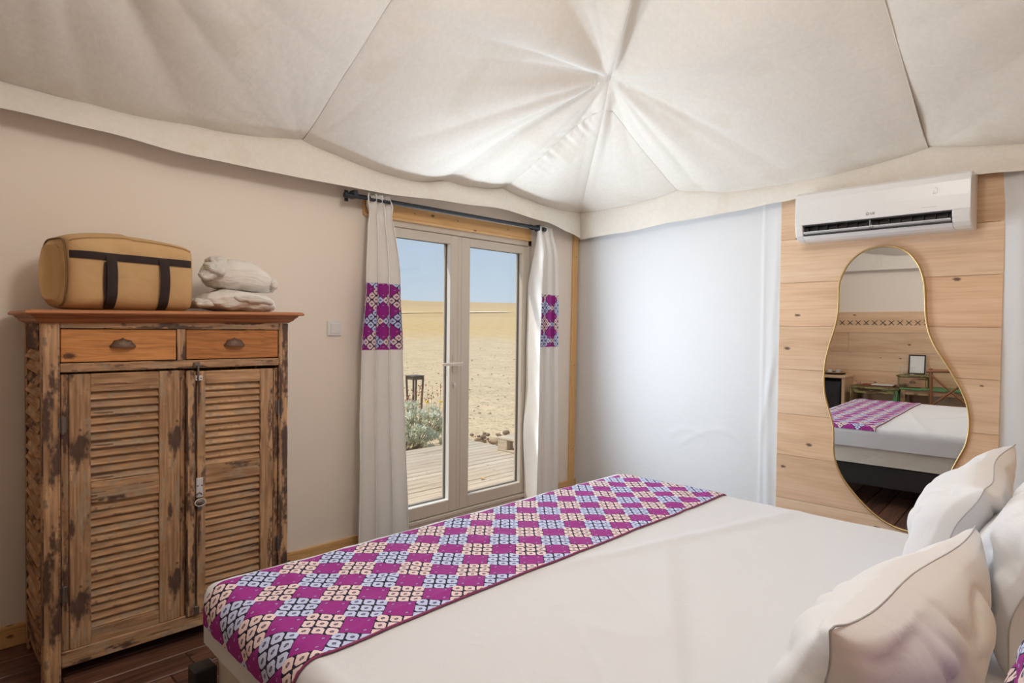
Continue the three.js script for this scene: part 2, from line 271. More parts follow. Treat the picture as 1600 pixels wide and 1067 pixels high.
// ── the canvas ceiling ──
const STAR = 1.106; // distance from both walls at which each hip is drawn up to a point
const seamAt = (ud, s) => { // spans between the seams, as distances from the nearer end of the wall
  if (s < 0.95 && ud < 0.95) return [s, 0.95]; return [Math.max(s, 0.95), HALF];
};
const foldN = (th, k) => { // tension folds round a gathering point, as a function of direction
  const q = th / 6.2832; let v = 0;
  for (const [n, a, ph] of [[8, 0.55, 0.13], [13, 0.32, 0.57], [25, 0.15, 0.31]]) v += a * (1 - Math.abs(2 * noise(q * n + ph * 7 + k * 3.1, 0.5, 300 + n, n, 0) - 1)) ;
  return v - 0.45;
};
function ceilH(side, ud, s, mirrored) { // height of the canvas; ud along the wall from its nearer end, s away from the wall
  const w = clamp((ud - s) / Math.max(HALF - s, 1e-4));
  let h = 2.355 + (0.415 + 0.125 * w) * s - 0.05 * (1 - Math.exp(-s / 0.08));
  const [a, b] = seamAt(ud, s), t = clamp((ud - a) / Math.max(b - a, 1e-4)), wid = (b - a) / 1.53;
  h -= 0.10 * wid * Math.pow(Math.sin(Math.PI * t), 0.85) * Math.exp(-s / 1.5);
  h -= 0.05 * Math.exp(-((ud / 0.32) ** 2)) * Math.exp(-s / 0.25);
  const key = side * 2 + (mirrored ? 1 : 0);
  { // folds that run into the star
    const dx = ud - STAR, dz = s - STAR, r = Math.hypot(dx, dz), th = Math.atan2(dz, dx);
    h += 0.07 * Math.exp(-r / 0.16) + 0.235 * step(0, 0.11, ud - s) * foldN(th, key) * Math.pow(r / 0.4, 0.85) * Math.exp(-Math.pow(r / 0.9, 1.6)) * (1.3 - 0.5 * step(0.0, 0.5, -dz)) * (0.4 + 0.6 * step(0.75, 1.2, ud));
  }
  for (const [uu, amp] of [[0.95, 0.5], [HALF, 1]]) { // slighter folds that run into the foot of each seam
    const dx = ud - uu, r = Math.hypot(dx, s - 0.03), th = Math.atan2(s - 0.03, dx);
    h += 0.028 * amp * foldN(th * 1.6 + 1, key + 9) * (r / 0.2) * Math.exp(-Math.pow(r / 0.28, 1.2)) * step(0, 0.25, Math.abs(th - 1.57));
  }
  if (s < 0.95 && ud < 0.95) { // the seam beside the hip is puckered
    const d = 0.95 - ud; h += (key === 1 ? 0.0065 : 0.001) * (Math.sin(s * 66 + 9 * noise(s * 11, 1, 4) + d * 26 * noise(s * 7, 3, 5)) + 0.6 * Math.sin(s * 121 + d * 12)) * Math.exp(-d / (0.03 + 0.13 * noise(s * 16, 2, 8))) * step(0.26, 0.45, s) * step(0.98, 0.75, s);
  } else if (ud < 1.25) { const d = ud - 0.95; h += (key === 1 ? 0.003 : 0.0005) * Math.sin(s * 80 + d * 30) * Math.exp(-d / 0.06) * step(0.28, 0.42, s) * step(0.95, 0.8, s); }
  h += 0.010 * (fbm(ud * 2.2 + key * 7, s * 3.4, 88, 3) - 0.5) * Math.min(1, (ud - s) * 4) * step(0, 0.15, s);
  return h;
}
// side 0: back (z = Z0), 1: right (x = X1), 2: front, 3: left; u from one end to the other, s into the room
const sidePoint = (side, u, s, y) => side === 0 ? [X0 + u, y, Z0 + s] : side === 1 ? [X1 - s, y, Z0 + u] : side === 2 ? [X1 - u, y, Z1 - s] : [X0 + s, y, Z1 - u];
const valBottom = [
  curve([[0, 2.15], [1.2, 2.19], [1.52, 2.178], [1.91, 2.147], [2.45, 2.14], [2.9, 2.142], [3.49, 2.172], [3.93, 2.192], [4.37, 2.162], [4.67, 2.118], [4.96, 2.09]].map(([a, b]) => [a, b])),
  curve([[0, 2.088], [0.5, 2.10], [0.99, 2.132], [1.4, 2.15], [1.69, 2.17], [1.95, 2.195], [2.3, 2.2], [2.5, 2.2], [2.74, 2.175], [2.9, 2.165], [4.96, 2.15]]),
  () => 2.15, () => 2.105];
{
  const c = structGroup('ceiling'), S0 = 0.055;
  for (let side = 0; side < 4; side++) {
    const near = side < 2, n = near ? 1 : 0.5;
    for (const [a, b, m] of [[0, 0.95, false], [0.95, HALF, false], [0.95, HALF, true], [0, 0.95, true]]) { // u measured from the nearer end
      const nu = Math.round((b - a) * 64 * n) + 10, nv = Math.round((b === HALF ? 150 : 90) * n);
      part('canvas_panel', sheet(nu, nv, (p, q) => {
        const ud = lerp(Math.max(a, 0.056), b, p), s = lerp(S0, Math.max(ud, S0), q), y = ceilH(side, ud, s, m);
        return sidePoint(side, m ? 2 * HALF - ud : ud, s, y);
      }, (p, q, P) => side % 2 ? [P[2], P[0]] : [P[0], P[2]], m), mat.canvas, c);
    }
    // narrow stitched seams up to the hips
    for (const [ud, m, end] of [[0.95, false, 0.93], [HALF, false, 2.4], [0.95, true, 0.93]]) {
      const pts = []; for (let i = 0; i <= 24; i++) { const s = lerp(S0, end, i / 24); pts.push(sidePoint(side, m ? 2 * HALF - ud : ud, s, ceilH(side, ud, s, m) + 0.001)); }
      part('seam', tube(pts, 0.0035, 40, 6), mat.canvas, c);
    }
    { const pts = []; for (let i = 0; i <= 30; i++) { const s = lerp(S0, 2.44, i / 30); pts.push(sidePoint(side, s, s, ceilH(side, s, s, false) + 0.002)); } part('seam', tube(pts, 0.0035, 60, 6), mat.canvas, c); }
    // the hanging valance, one length between each two seams
    const cuts = [0.056, 0.95, HALF, 2 * HALF - 0.95, 2 * HALF - 0.056];
    for (let k = 0; k < 4; k++) part('valance', sheet(70, 14, (p, q) => {
      const u = lerp(cuts[k], cuts[k + 1], p), m = u > HALF, ud = m ? 2 * HALF - u : u, top = ceilH(side, ud, S0, m) + 0.004, bot = valBottom[side](u);
      const reach = side === 0 ? 0.085 : 0.04, cor = Math.min(1, (ud - 0.056) / 0.3 + 0.0);
      const s = S0 - 0.003 + reach * Math.pow(q, 0.7) * (0.35 + 0.65 * cor) + 0.012 * Math.sin(q * 3.1416) * (fbm(u * 3, q, 91 + side, 3) - 0.2) + 0.012 * q * (noise(u * 4.2, 0, 95 + side) - 0.5);
      const pinch = 0.008 * Math.exp(-((Math.min(Math.abs(ud - 0.95), Math.abs(ud - HALF)) / 0.05) ** 2)) * Math.sin(q * 3.14);
      return sidePoint(side, clamp(u, s, 2 * HALF - s), s - pinch, lerp(top, bot, q));
    }, (p, q, P) => [side % 2 ? P[2] : P[0], P[1]], true), mat.canvas, c);
    for (const u of [0.95, HALF, 2 * HALF - 0.95]) { // short upright stitches where the lengths meet
      const m = u > HALF, ud = m ? 2 * HALF - u : u, top = ceilH(side, ud, S0, m), bot = valBottom[side](u), pts = [];
      for (let i = 0; i <= 8; i++) { const q = i / 8; pts.push(sidePoint(side, u + 0.004 * Math.sin(q * 5), S0 - 0.004 + (side === 0 ? 0.085 : 0.04) * Math.pow(q, 0.7) - 0.006 * Math.sin(q * 3.14), lerp(top, bot, q))); }
      part('seam', tube(pts, 0.0025, 16, 5), mat.canvas, c);
    }
  }
  // outer roof that keeps sun and sky off the lining
  const ap = V(CX, 3.98, CZ), e = 0.3, yb = 2.55, cor = [[X0 - e, Z0 - e], [X1 + e, Z0 - e], [X1 + e, Z1 + e], [X0 - e, Z1 + e]], pos = [];
  for (const off of [0, 0.03]) for (let i = 0; i < 4; i++) { const [ax, az] = cor[i], [bx2, bz] = cor[(i + 1) % 4]; pos.push(ax, yb + off - 0.06, az, bx2, yb + off - 0.06, bz, ap.x, ap.y + off, ap.z); }
  const g = new THREE.BufferGeometry(); g.setAttribute('position', new THREE.Float32BufferAttribute(pos, 3)); g.computeVertexNormals();
  const rm = M([0.7, 0.66, 0.58]); rm.side = THREE.DoubleSide; struct('roof', g, rm);
}
{ // pine skirting along the glass wall, either side of the door, and the batten in the corner
  struct('baseboard_back', [bx(X0 + 0.001, DX0, 0, 0.09, Z0, Z0 + 0.018, 0.003), bx(DX1, X1, 0, 0.09, Z0, Z0 + 0.018, 0.003)], mat.pine);
  const t = structGroup('trim_1'); const b = part('batten', at(box(0.062, 2.16, 0.022, 0.003, 'y', ro()), 0, 0, 0), mat.pine, t); b.position.set(3.995, 1.08, Z0 + 0.011); b.rotation.z = -0.012;
  for (const y of [0.35, 1.05, 1.95]) part('screw', at(new THREE.CylinderGeometry(0.004, 0.004, 0.003, 10).rotateX(Math.PI / 2), 3.995 + (y - 1.08) * 0.012, y, Z0 + 0.0232), mat.iron, t);
  // pine board across the head of the door, a bead along its lower edge
  const l = structGroup('trim_2');
  part('board', bx(1.99, 3.455, 2.035, 2.112, Z0, Z0 + 0.022, 0.002), mat.pine, l);
  part('bead', bx(1.99, 3.455, 2.022, 2.04, Z0, Z0 + 0.032, 0.005), mat.pine, l);
  for (const x of [2.36, 2.72, 3.2]) part('screw', at(new THREE.CylinderGeometry(0.004, 0.004, 0.003, 10).rotateX(Math.PI / 2), x, 2.078, Z0 + 0.0232), mat.iron, l);
}
{ // double glazed door of aluminium
  const d = structGroup('door_1'), zi = Z0 + 0.012;
  part('frame', [bx(DX0, DX0 + 0.045, DY0, DY1, Z0 - 0.085, Z0 + 0.004, 0.004, 'y'), bx(DX1 - 0.04, DX1, DY0, DY1, Z0 - 0.085, Z0 + 0.004, 0.004, 'y'), bx(DX0, DX1, 1.982, DY1, Z0 - 0.085, Z0 + 0.004, 0.004), bx(DX0, DX1, DY0, 0.082, Z0 - 0.095, Z0 + 0.02, 0.004)], mat.alu, d);
  for (const [x0, x1, g0, g1, left] of [[2.077, 2.735, 2.142, 2.671, true], [2.770, 3.439, 2.852, 3.378, false]]) {
    const leaf = new THREE.Group(); leaf.name = 'door_leaf'; d.add(leaf); const zf = left ? zi : zi - 0.006, zb = Z0 - 0.06, gt = 1.922, gb = 0.172;
    part('sash', [bx(x0, g0, 0.086, 1.978, zb, zf, 0.004, 'y'), bx(g1, x1, 0.086, 1.978, zb, zf, 0.004, 'y'), bx(g0 - 0.004, g1 + 0.004, gt, 1.978, zb, zf - 0.001, 0.004), bx(g0 - 0.004, g1 + 0.004, 0.086, gb, zb, zf - 0.001, 0.004)], mat.alu, leaf);
    part('gasket', [bx(g0, g0 + 0.003, gb, gt, -3.312, -3.298, 0.001), bx(g1 - 0.003, g1, gb, gt, -3.312, -3.298, 0.001), bx(g0, g1, gb, gb + 0.003, -3.312, -3.298, 0.001), bx(g0, g1, gt - 0.003, gt, -3.312, -3.298, 0.001)], mat.gasket, leaf);
    if (left) part('painted_sunlit_reveal', [bx(g1 - 0.0005, g1 + 0.006, gb - 0.006, gt, -3.298, zf - 0.004, 0.001), bx(g0, g1, gb - 0.006, gb + 0.0005, -3.298, zf - 0.004, 0.001)], mat.white, leaf);  // white colour stands in for sunlight on the aluminium reveal
    part('glazing_bead', [bx(g0, g0 + 0.012, gb, gt, -3.322, -3.312, 0.002), bx(g1 - 0.012, g1, gb, gt, -3.322, -3.312, 0.002), bx(g0, g1, gb, gb + 0.012, -3.322, -3.312, 0.002)], mat.alu, leaf);
    part('glass_pane', at(new THREE.PlaneGeometry(g1 - g0, gt - gb), (g0 + g1) / 2, (gt + gb) / 2, -3.305), mat.glass, leaf);
    if (left) {
      const h = [at(new THREE.CylinderGeometry(0.016, 0.016, 0.012, 20).rotateX(Math.PI / 2), 2.705, 1.105, zf + 0.006), cyl([2.705, 1.105, zf], [2.705, 1.105, zf + 0.052], 0.0085), bx(2.565, 2.745, 1.095, 1.115, zf + 0.045, zf + 0.06, 0.005)];
      part('door_handle', h, mat.alu, leaf); part('handle_plate', [bx(2.692, 2.722, 1.04, 1.165, zf, zf + 0.006, 0.003, 'y')], mat.alu, leaf);
      part('lock', [at(new THREE.CylinderGeometry(0.011, 0.009, 0.014, 16).rotateX(Math.PI / 2), 2.706, 0.965, zf + 0.007), bx(2.702, 2.71, 0.935, 0.965, zf + 0.004, zf + 0.012, 0.002)], mat.steel, leaf);
    }
  }
  part('astragal', bx(2.7365, 2.7685, 0.086, 1.978, Z0 - 0.05, zi - 0.004, 0.003, 'y'), mat.alu, d);
}
{ // oak boards on the right wall, one above the other
  const p = thing('wall_panel', 'oak panel of wide horizontal boards on the white canvas wall behind mirror and air conditioner', 'wall panel', [X1 - 0.012, 0, -1.019]);
  const ys = [0.02, 0.28, 0.56, 0.825, 1.11, 1.385, 1.66, 1.935, 2.235], r = rng(5);
  for (let i = 0; i < 8; i++) part('board', at(box(0.026, ys[i + 1] - ys[i] - 0.0015, 1.135, 0.0015, 'z', [r() * 5, i * 0.31 + 0.1]), 0, (ys[i] + ys[i + 1]) / 2, 0), mat.oak[i % 3], p);
}
{ // partition behind the head of the bed, and the boarded lower wall across the room
  const p = structGroup('partition_wall'); const r = rng(9);
  part('partition_core', bx(-0.2, X1 - 0.03, 0, 2.1, 0.42, 0.47, 0.002), mat.plaster, p);
  for (let i = 0; i < 7; i++) part('board', bx(-0.2, X1 - 0.03, i * 0.3 + 0.001, i * 0.3 + 0.2985, 0.398, 0.42, 0.0015), mat.oak[i % 3], p);
  const w = structGroup('wainscot_left');
  const ys = [0, 0.28, 0.55, 0.82, 1.06, 1.31, 1.578];
  for (let i = 0; i < 6; i++) for (const [a, b] of i % 2 ? [[Z0, -1.2], [-1.2, 0.9]] : [[Z0, -2.3], [-2.3, 0.9]]) part('board', bx(X0, X0 + 0.014, ys[i] + 0.001, ys[i + 1] - 0.001, a + 0.001, b - 0.001, 0.0015, 'z'), mat.oak[(i + (a < -2 ? 0 : 1)) % 3], w);
  for (let k = -6; k < 34; k++) { // row of stitched crosses
    const z = -2.38 + k * 0.0936; if (z < Z0 + 0.06) continue;
    const cross = part('cross_stitch', [at(box(0.004, 0.085, 0.007, 0.001, 'y').rotateX(0.78), 0, 0, 0), at(box(0.004, 0.085, 0.007, 0.001, 'y').rotateX(-0.78), 0, 0, 0)], mat.black, w); cross.position.set(X0 + 0.016, 1.438, z);
  }
}
// ───────────────────────── weathered shutter cabinet against the glass wall ─────────────────────────
{
  const c = thing('shutter_cabinet', 'weathered wooden cabinet with louvred shutter doors and two small drawers on top', 'cabinet', [0.844, 0, -3.01]);
  const X = (x) => x - 0.844, Z = (z) => z + 3.01, F = Z(-2.80), B = Z(-3.225), r = rng(33);
  const b = (x0, x1, y0, y1, z0, z1, ch, g) => bx(X(x0), X(x1), y0, y1, z0, z1, ch, g);
  part('back_panel', b(0.40, 1.29, 0.06, 1.36, B + 0.004, B + 0.02, 0.001, 'y'), mat.slat, c);
  for (const y of [0.10, 0.62, 1.17]) part('shelf', b(0.392, 1.298, y, y + 0.018, B + 0.02, F - 0.045, 0.001), mat.slat, c);
  // four posts that run down to the floor as feet
  for (const [x0, x1] of [[0.376, 0.431], [1.266, 1.312]]) { part('post', b(x0, x1, 0, 1.362, F - 0.05, F, 0.004, 'y'), mat.post, c); part('post', b(x0, x1, 0, 1.362, B, B + 0.05, 0.004, 'y'), mat.post, c); }
  part('top_rail', b(0.431, 1.266, 1.331, 1.362, F - 0.04, F - 0.002, 0.002), mat.post, c);
  part('drawer_rail', b(0.431, 1.266, 1.166, 1.2, F - 0.045, F - 0.001, 0.003), mat.post, c);
  part('drawer_divider', b(0.830, 0.863, 1.2, 1.331, F - 0.04, F - 0.002, 0.002, 'y'), mat.post, c);
  part('bottom_rail', b(0.431, 1.266, 0.05, 0.112, F - 0.04, F - 0.001, 0.004), mat.door, c);
  { // cornice: moulded board and cover, settled a little towards the left
    const k = new THREE.Group(); k.name = 'cornice'; c.add(k); k.position.set(0, 1.362, 0); k.rotation.z = 0.016;
    const prof = (o) => { const s = new THREE.Shape(); for (const [i, [a, y]] of o.entries()) i ? s.lineTo(a, y) : s.moveTo(a, y); return s; };
    // frame of the moulding as mitred sweeps: outline offset by profile (out, y)
    const sweep = (pr) => { const hx = 0.468, pos = [], uv = [], idx = []; const cs = [[-hx, B], [-hx, F], [hx, F], [hx, B]], dir = [[-1, 0], [-1, 1], [1, 1], [1, 0]]; let run = 0;
      for (let s = 0; s < 3; s++) for (let j = 0; j < pr.length - 1; j++) { const base = pos.length / 3; for (const [q, jj] of [[s, j], [s + 1, j], [s + 1, j + 1], [s, j + 1]]) { const [o, y] = pr[jj], dz = dir[q][1]; pos.push(cs[q][0] + dir[q][0] * o, y, cs[q][1] + dz * o); uv.push(s === 1 ? cs[q][0] : cs[q][1], y + o); } idx.push(base, base + 1, base + 2, base, base + 2, base + 3); }
      const g = new THREE.BufferGeometry(); g.setAttribute('position', new THREE.Float32BufferAttribute(pos, 3)); g.setAttribute('uv', new THREE.Float32BufferAttribute(uv, 2)); g.setIndex(idx); const n = g.toNonIndexed(); n.computeVertexNormals(); return n; };
    part('moulding', sweep([[0.0, -0.006], [0.008, 0.0], [0.016, 0.004], [0.022, 0.014], [0.03, 0.02], [0.034, 0.026], [0.034, 0.028]]), mat.cornice, k);
    part('cover_board', sweep([[0.02, 0.027], [0.05, 0.028], [0.054, 0.033], [0.05, 0.04], [0.044, 0.043], [0.03, 0.045]]), mat.cornice, k);
    part('top_board', at(box(1.0, 0.02, 0.46, 0.002, 'x', [1.2, 0.4]), 0, 0.035, (F + B) / 2 + 0.015), mat.cornice, k);
  }
  // drawers with cup pulls
  for (const [x0, x1, m, px] of [[0.434, 0.827, mat.drawer, 0.634], [0.866, 1.263, mat.drawer2, 1.064]]) {
    const d = new THREE.Group(); d.name = 'drawer'; c.add(d);
    part('drawer_front', b(x0, x1, 1.204, 1.328, F - 0.03, F - 0.004, 0.002), m, d);
    // half-dome pull: a scalloped shell with a flat backplate
    const shell = sheet(18, 8, (u, v) => { const a = Math.PI * u, t = v * Math.PI / 2, w = 0.044, h = 0.034, sc = 1 + 0.06 * Math.sin(a * 9) * Math.sin(t); return [X(px) - Math.cos(a) * Math.sin(t) * w * sc, 1.262 + Math.sin(a) * Math.sin(t) * h * sc - 0.004, F - 0.004 + Math.cos(t) * 0.024]; }, null, true);
    const rust = mat.rust; rust.side = THREE.DoubleSide;
    part('cup_pull', [shell, at(new THREE.SphereGeometry(0.004, 8, 6), X(px), 1.292, F - 0.003)], rust, d);
  }
  // louvred doors
  const slats = (door, x0, x1, y0, y1, n, m) => { const p = (y1 - y0) / n, g = [0, 1, 2, 3].map(() => box(x1 - x0 + 0.006, p * 1.12, 0.0085, 0.0022, 'x', ro()).rotateX(-0.52 - r() * 0.03));
    for (let i = 0; i < n; i++) { const s = part('slat', g[i % 4], m, door); s.position.set(X((x0 + x1) / 2), y0 + p * (i + 0.5), F - 0.021 + (r() - 0.5) * 0.002); s.rotation.z = (r() - 0.5) * 0.012; s.rotation.x = (r() - 0.5) * 0.1; } };
  const door = (xs, ys, nUp, nLow, hingeX) => {
    const d = new THREE.Group(); d.name = 'door'; c.add(d); const [a, s0, s1, e] = xs, [b0, l0, l1, m1, u1, t1] = ys;
    part('stile', b(a, s0, b0, t1, F - 0.034, F - 0.003, 0.003, 'y'), mat.door, d); part('stile', b(s1, e, b0, t1, F - 0.034, F - 0.003, 0.003, 'y'), mat.door, d);
    part('top_rail', b(s0, s1, u1, t1, F - 0.033, F - 0.005, 0.002), mat.slat, d); part('middle_rail', b(s0, s1, l1, m1, F - 0.033, F - 0.005, 0.002), mat.slat, d); part('bottom_rail', b(s0, s1, b0, l0, F - 0.033, F - 0.005, 0.002), mat.slat, d);
    slats(d, s0, s1, m1, u1, nUp, mat.slat); slats(d, s0, s1, l0, l1, nLow, mat.slat);
    for (const y of [0.97, 0.33]) part('hinge', [cyl([X(hingeX), y - 0.035, F + 0.002], [X(hingeX), y + 0.035, F + 0.002], 0.0055, 10), b(hingeX - 0.012, hingeX + 0.012, y - 0.03, y + 0.03, F - 0.003, F, 0.001, 'y')], mat.iron, d);
    return d;
  };
  const dl = door([0.458, 0.527, 0.763, 0.842], [0.112, 0.168, 0.655, 0.738, 1.088, 1.158], 11, 16, 0.437);
  const dr = door([0.908, 0.943, 1.180, 1.240], [0.10, 0.16, 0.665, 0.741, 1.096, 1.152], 12, 16, 1.262);
  part('hinge_strip', b(0.4325, 0.457, 0.112, 1.158, F - 0.034, F - 0.006, 0.003, 'y'), mat.slatDark, dl);
  part('edge_strip', b(0.843, 0.862, 0.112, 1.158, F - 0.036, F - 0.008, 0.003, 'y'), mat.slatDark, dl);
  part('cover_strip', b(0.864, 0.900, 0.105, 1.156, F - 0.034, F + 0.008, 0.005, 'y'), mat.post, dl);
  part('hinge_strip', b(1.241, 1.264, 0.10, 1.152, F - 0.034, F - 0.006, 0.003, 'y'), mat.slatDark, dr);
  { // sliding bolt at the top, hasp and padlock half way down
    const k = new THREE.Group(); k.name = 'bolt'; c.add(k);
    part('keeper', [b(0.892, 0.918, 1.168, 1.19, F, F + 0.008, 0.002), b(0.896, 0.914, 1.175, 1.183, F + 0.006, F + 0.014, 0.002)], mat.iron, k); part('plate', b(0.898, 0.926, 1.112, 1.135, F - 0.002, F + 0.011, 0.002), mat.steel, k);
    part('shaft', cyl([X(0.908), 1.11, F + 0.013], [X(0.908), 1.18, F + 0.013], 0.004, 8), mat.iron, k); for (const x of [0.904, 0.92]) part('screw', at(new THREE.SphereGeometry(0.003, 8, 6), X(x), 1.123, F + 0.011), mat.iron, k);
    const h = new THREE.Group(); h.name = 'hasp'; c.add(h); part('hasp_plate', [b(0.902, 0.930, 0.612, 0.695, F + 0.002, F + 0.008, 0.002, 'y')], mat.steel, h);
    for (const x of [0.908, 0.925]) part('screw', at(new THREE.SphereGeometry(0.0035, 8, 6), X(x), 0.662, F + 0.008), mat.iron, h);
    part('staple', new THREE.TorusGeometry(0.009, 0.003, 8, 16, Math.PI).translate(X(0.914), 0.622, F + 0.009), mat.iron, h);
    const l = new THREE.Group(); l.name = 'padlock'; c.add(l);
    part('lock_body', at(new THREE.SphereGeometry(0.019, 20, 14).scale(1.05, 0.72, 0.5), X(0.914), 0.592, F + 0.016), mat.iron, l);
    part('ring', new THREE.TorusGeometry(0.0195, 0.0026, 8, 28).scale(1.08, 0.76, 1).translate(X(0.914), 0.592, F + 0.02), mat.steel, l);
    part('lower_plate', b(0.905, 0.925, 0.556, 0.578, F + 0.002, F + 0.01, 0.002), mat.iron, l);
    part('plate', b(0.893, 0.914, 0.108, 0.145, F + 0.006, F + 0.012, 0.002), mat.iron, k);
  }
  // louvred sides
  for (const s of [-1, 1]) {
    const side = new THREE.Group(); side.name = 'side_panel'; c.add(side); const x = s * 0.458;
    part('side_rail', at(box(0.028, 0.10, 0.325, 0.003, 'z', ro()), x, 1.30, (F + B) / 2), mat.slatDark, side); part('side_rail', at(box(0.028, 0.14, 0.325, 0.003, 'z', ro()), x, 0.14, (F + B) / 2), mat.slatDark, side);
    part('side_stile', at(box(0.03, 1.3, 0.045, 0.003, 'y', ro()), x, 0.72, B + 0.07), mat.slatDark, side);
    const g = [0, 1, 2].map(() => box(0.010, 0.056, 0.285, 0.0025, 'z', ro()).rotateZ(s * 0.5));
    for (let i = 0; i < 23; i++) { const q = part('slat', g[i % 3], i % 4 ? mat.slat : mat.slatDark, side); q.position.set(x + s * 0.002, 0.235 + i * 0.0455, (F + B) / 2 + 0.02); q.rotation.x = 0.03 + (r() - 0.5) * 0.05; }
  }
}
// ───────────────────────── things on the cabinet ─────────────────────────
const TOP = (x) => 1.362 + 0.045 + (x - 0.844) * 0.016; // top of the sloping cover board
{
  const c = thing('duffel_bag', 'tan canvas duffel bag with dark brown webbing handles on the cabinet', 'bag', [0.70, TOP(0.70) + 0.001, -3.02]);
  // soft box: superellipse sections, domed top, slack lower front
  const W = 0.232, H = 0.283, D = 0.135;
  const surf = (th, t) => { // th round the section (0 front bottom), t -1..1 along x
    const e = Math.pow(1 - Math.pow(Math.abs(t), 9), 0.30), n = 4.6, ca = Math.cos(th), sa = Math.sin(th), k = Math.pow(Math.pow(Math.abs(ca), n) + Math.pow(Math.abs(sa), n), -1 / n);
    const dome = 0.052 * (1 - t * t) * Math.max(0, sa) ** 2 * (0.55 - 0.45 * ca) + 0.012 * Math.max(0, sa) * (t < 0 ? 1 : 0.4);
    let z = ca * k * D * (0.35 + 0.65 * e), y = H / 2 + (sa * k) * H / 2 * (0.72 + 0.28 * e) + dome, x = t * W + (t < 0 ? -0.035 * (1 - e * 0.6) * (1 - Math.max(0, ca)) : 0) - 0.03 * Math.max(0, -ca) * (t < 0 ? 1 : 0.2);
    const wr = 0.010 * (fbm(x * 9 + 3, y * 7 + th, 14, 3) - 0.5) + 0.010 * Math.exp(-(((y - 0.03 - 0.1 * (t + 0.6)) / 0.02) ** 2)) * step(0.1, -0.5, t) * Math.max(0, ca) + 0.008 * Math.sin(x * 38 + 1) * Math.exp(-(((y - 0.245) / 0.03) ** 2)) * Math.max(0, ca);
    z += wr * Math.max(0, ca) ** 0.5; if (y < 0.002) y = 0.002; return [x, y, z];
  };
  part('body', sheet(56, 72, (u, v) => surf(-Math.PI / 2 + v * Math.PI * 2, lerp(-1, 1, u)), (u, v, p) => [p[0], p[1] + p[2]], true), mat.bag, c);
  for (const s of [-1, 1]) part('end_panel', sheet(24, 10, (u, v) => { const p = surf(-Math.PI / 2 + u * Math.PI * 2, s), m = [s * (W + 0.012) + (s < 0 ? -0.012 : 0), H * 0.5, 0]; return [lerp(m[0], p[0], v * v), lerp(m[1], p[1], v), lerp(m[2], p[2], v)]; }, (u, v, p) => [p[2], p[1]], s > 0), Object.assign(mat.bag, { side: THREE.DoubleSide }), c);
  const line = (f, n = 30) => Array.from({ length: n + 1 }, (_, i) => f(i / n));
  const out = (p, d) => [p[0], p[1], p[2] + d];
  part('piping', tube(line((q) => { const p = surf(0.80 + 0.14 * Math.sin(q * 3.14), lerp(-0.93, 0.93, q)); return [p[0], p[1] + 0.002, p[2] + 0.003]; }), 0.0042, 60, 8), mat.bag, c);
  part('end_seam', tube(line((q) => { const p = surf(-1.2 + q * 3.9, -0.975); return [p[0] - 0.003, p[1], p[2]]; }), 0.0034, 60, 8), M([0.22, 0.13, 0.06]), c);
  // webbing: one band across the front, two handle straps that hang from it
  const zAt = (x, y) => { let best = 0, bd = 9; for (let i = 0; i <= 60; i++) { const th = -1.2 + i / 60 * 2.4, p = surf(th, clamp(x / W, -0.98, 0.98)); const d = Math.abs(p[1] - y); if (d < bd) { bd = d; best = p[2]; } } return best; };
  const band = (f, w, horiz) => { const n = 24, pos = []; const g = sheet(n, 5, (u, v) => { const [x, y] = f(u), o = [0, 1, 1, 1, 0, 0][Math.round(v * 5)], q = [-0.5, -0.5, 0, 0.5, 0.5, -0.5][Math.round(v * 5)] * w; const xx = x + (horiz ? 0 : q), yy = y + (horiz ? q : 0); return [xx, yy, zAt(xx, yy) + 0.0015 + o * 0.003 + (f(u)[2] || 0)]; }, null, false); return g; };
  const web = mat.webbing; web.side = THREE.DoubleSide;
  part('webbing_band', band((u) => [lerp(-0.222, 0.214, u), lerp(0.215, 0.207, u)], 0.030, true), web, c);
  for (const x of [-0.088, 0.102]) part('handle_strap', band((u) => [x + 0.003 * Math.sin(u * 4), lerp(0.222, 0.006, u), 0.004 + 0.010 * Math.sin(u * 3.14)], 0.036, false), web, c);
  part('handle_strap', band((u) => [-0.098 - 0.004 * Math.sin(u * 3), lerp(0.19, 0.01, u), 0.003], 0.026, false), web, c);
}
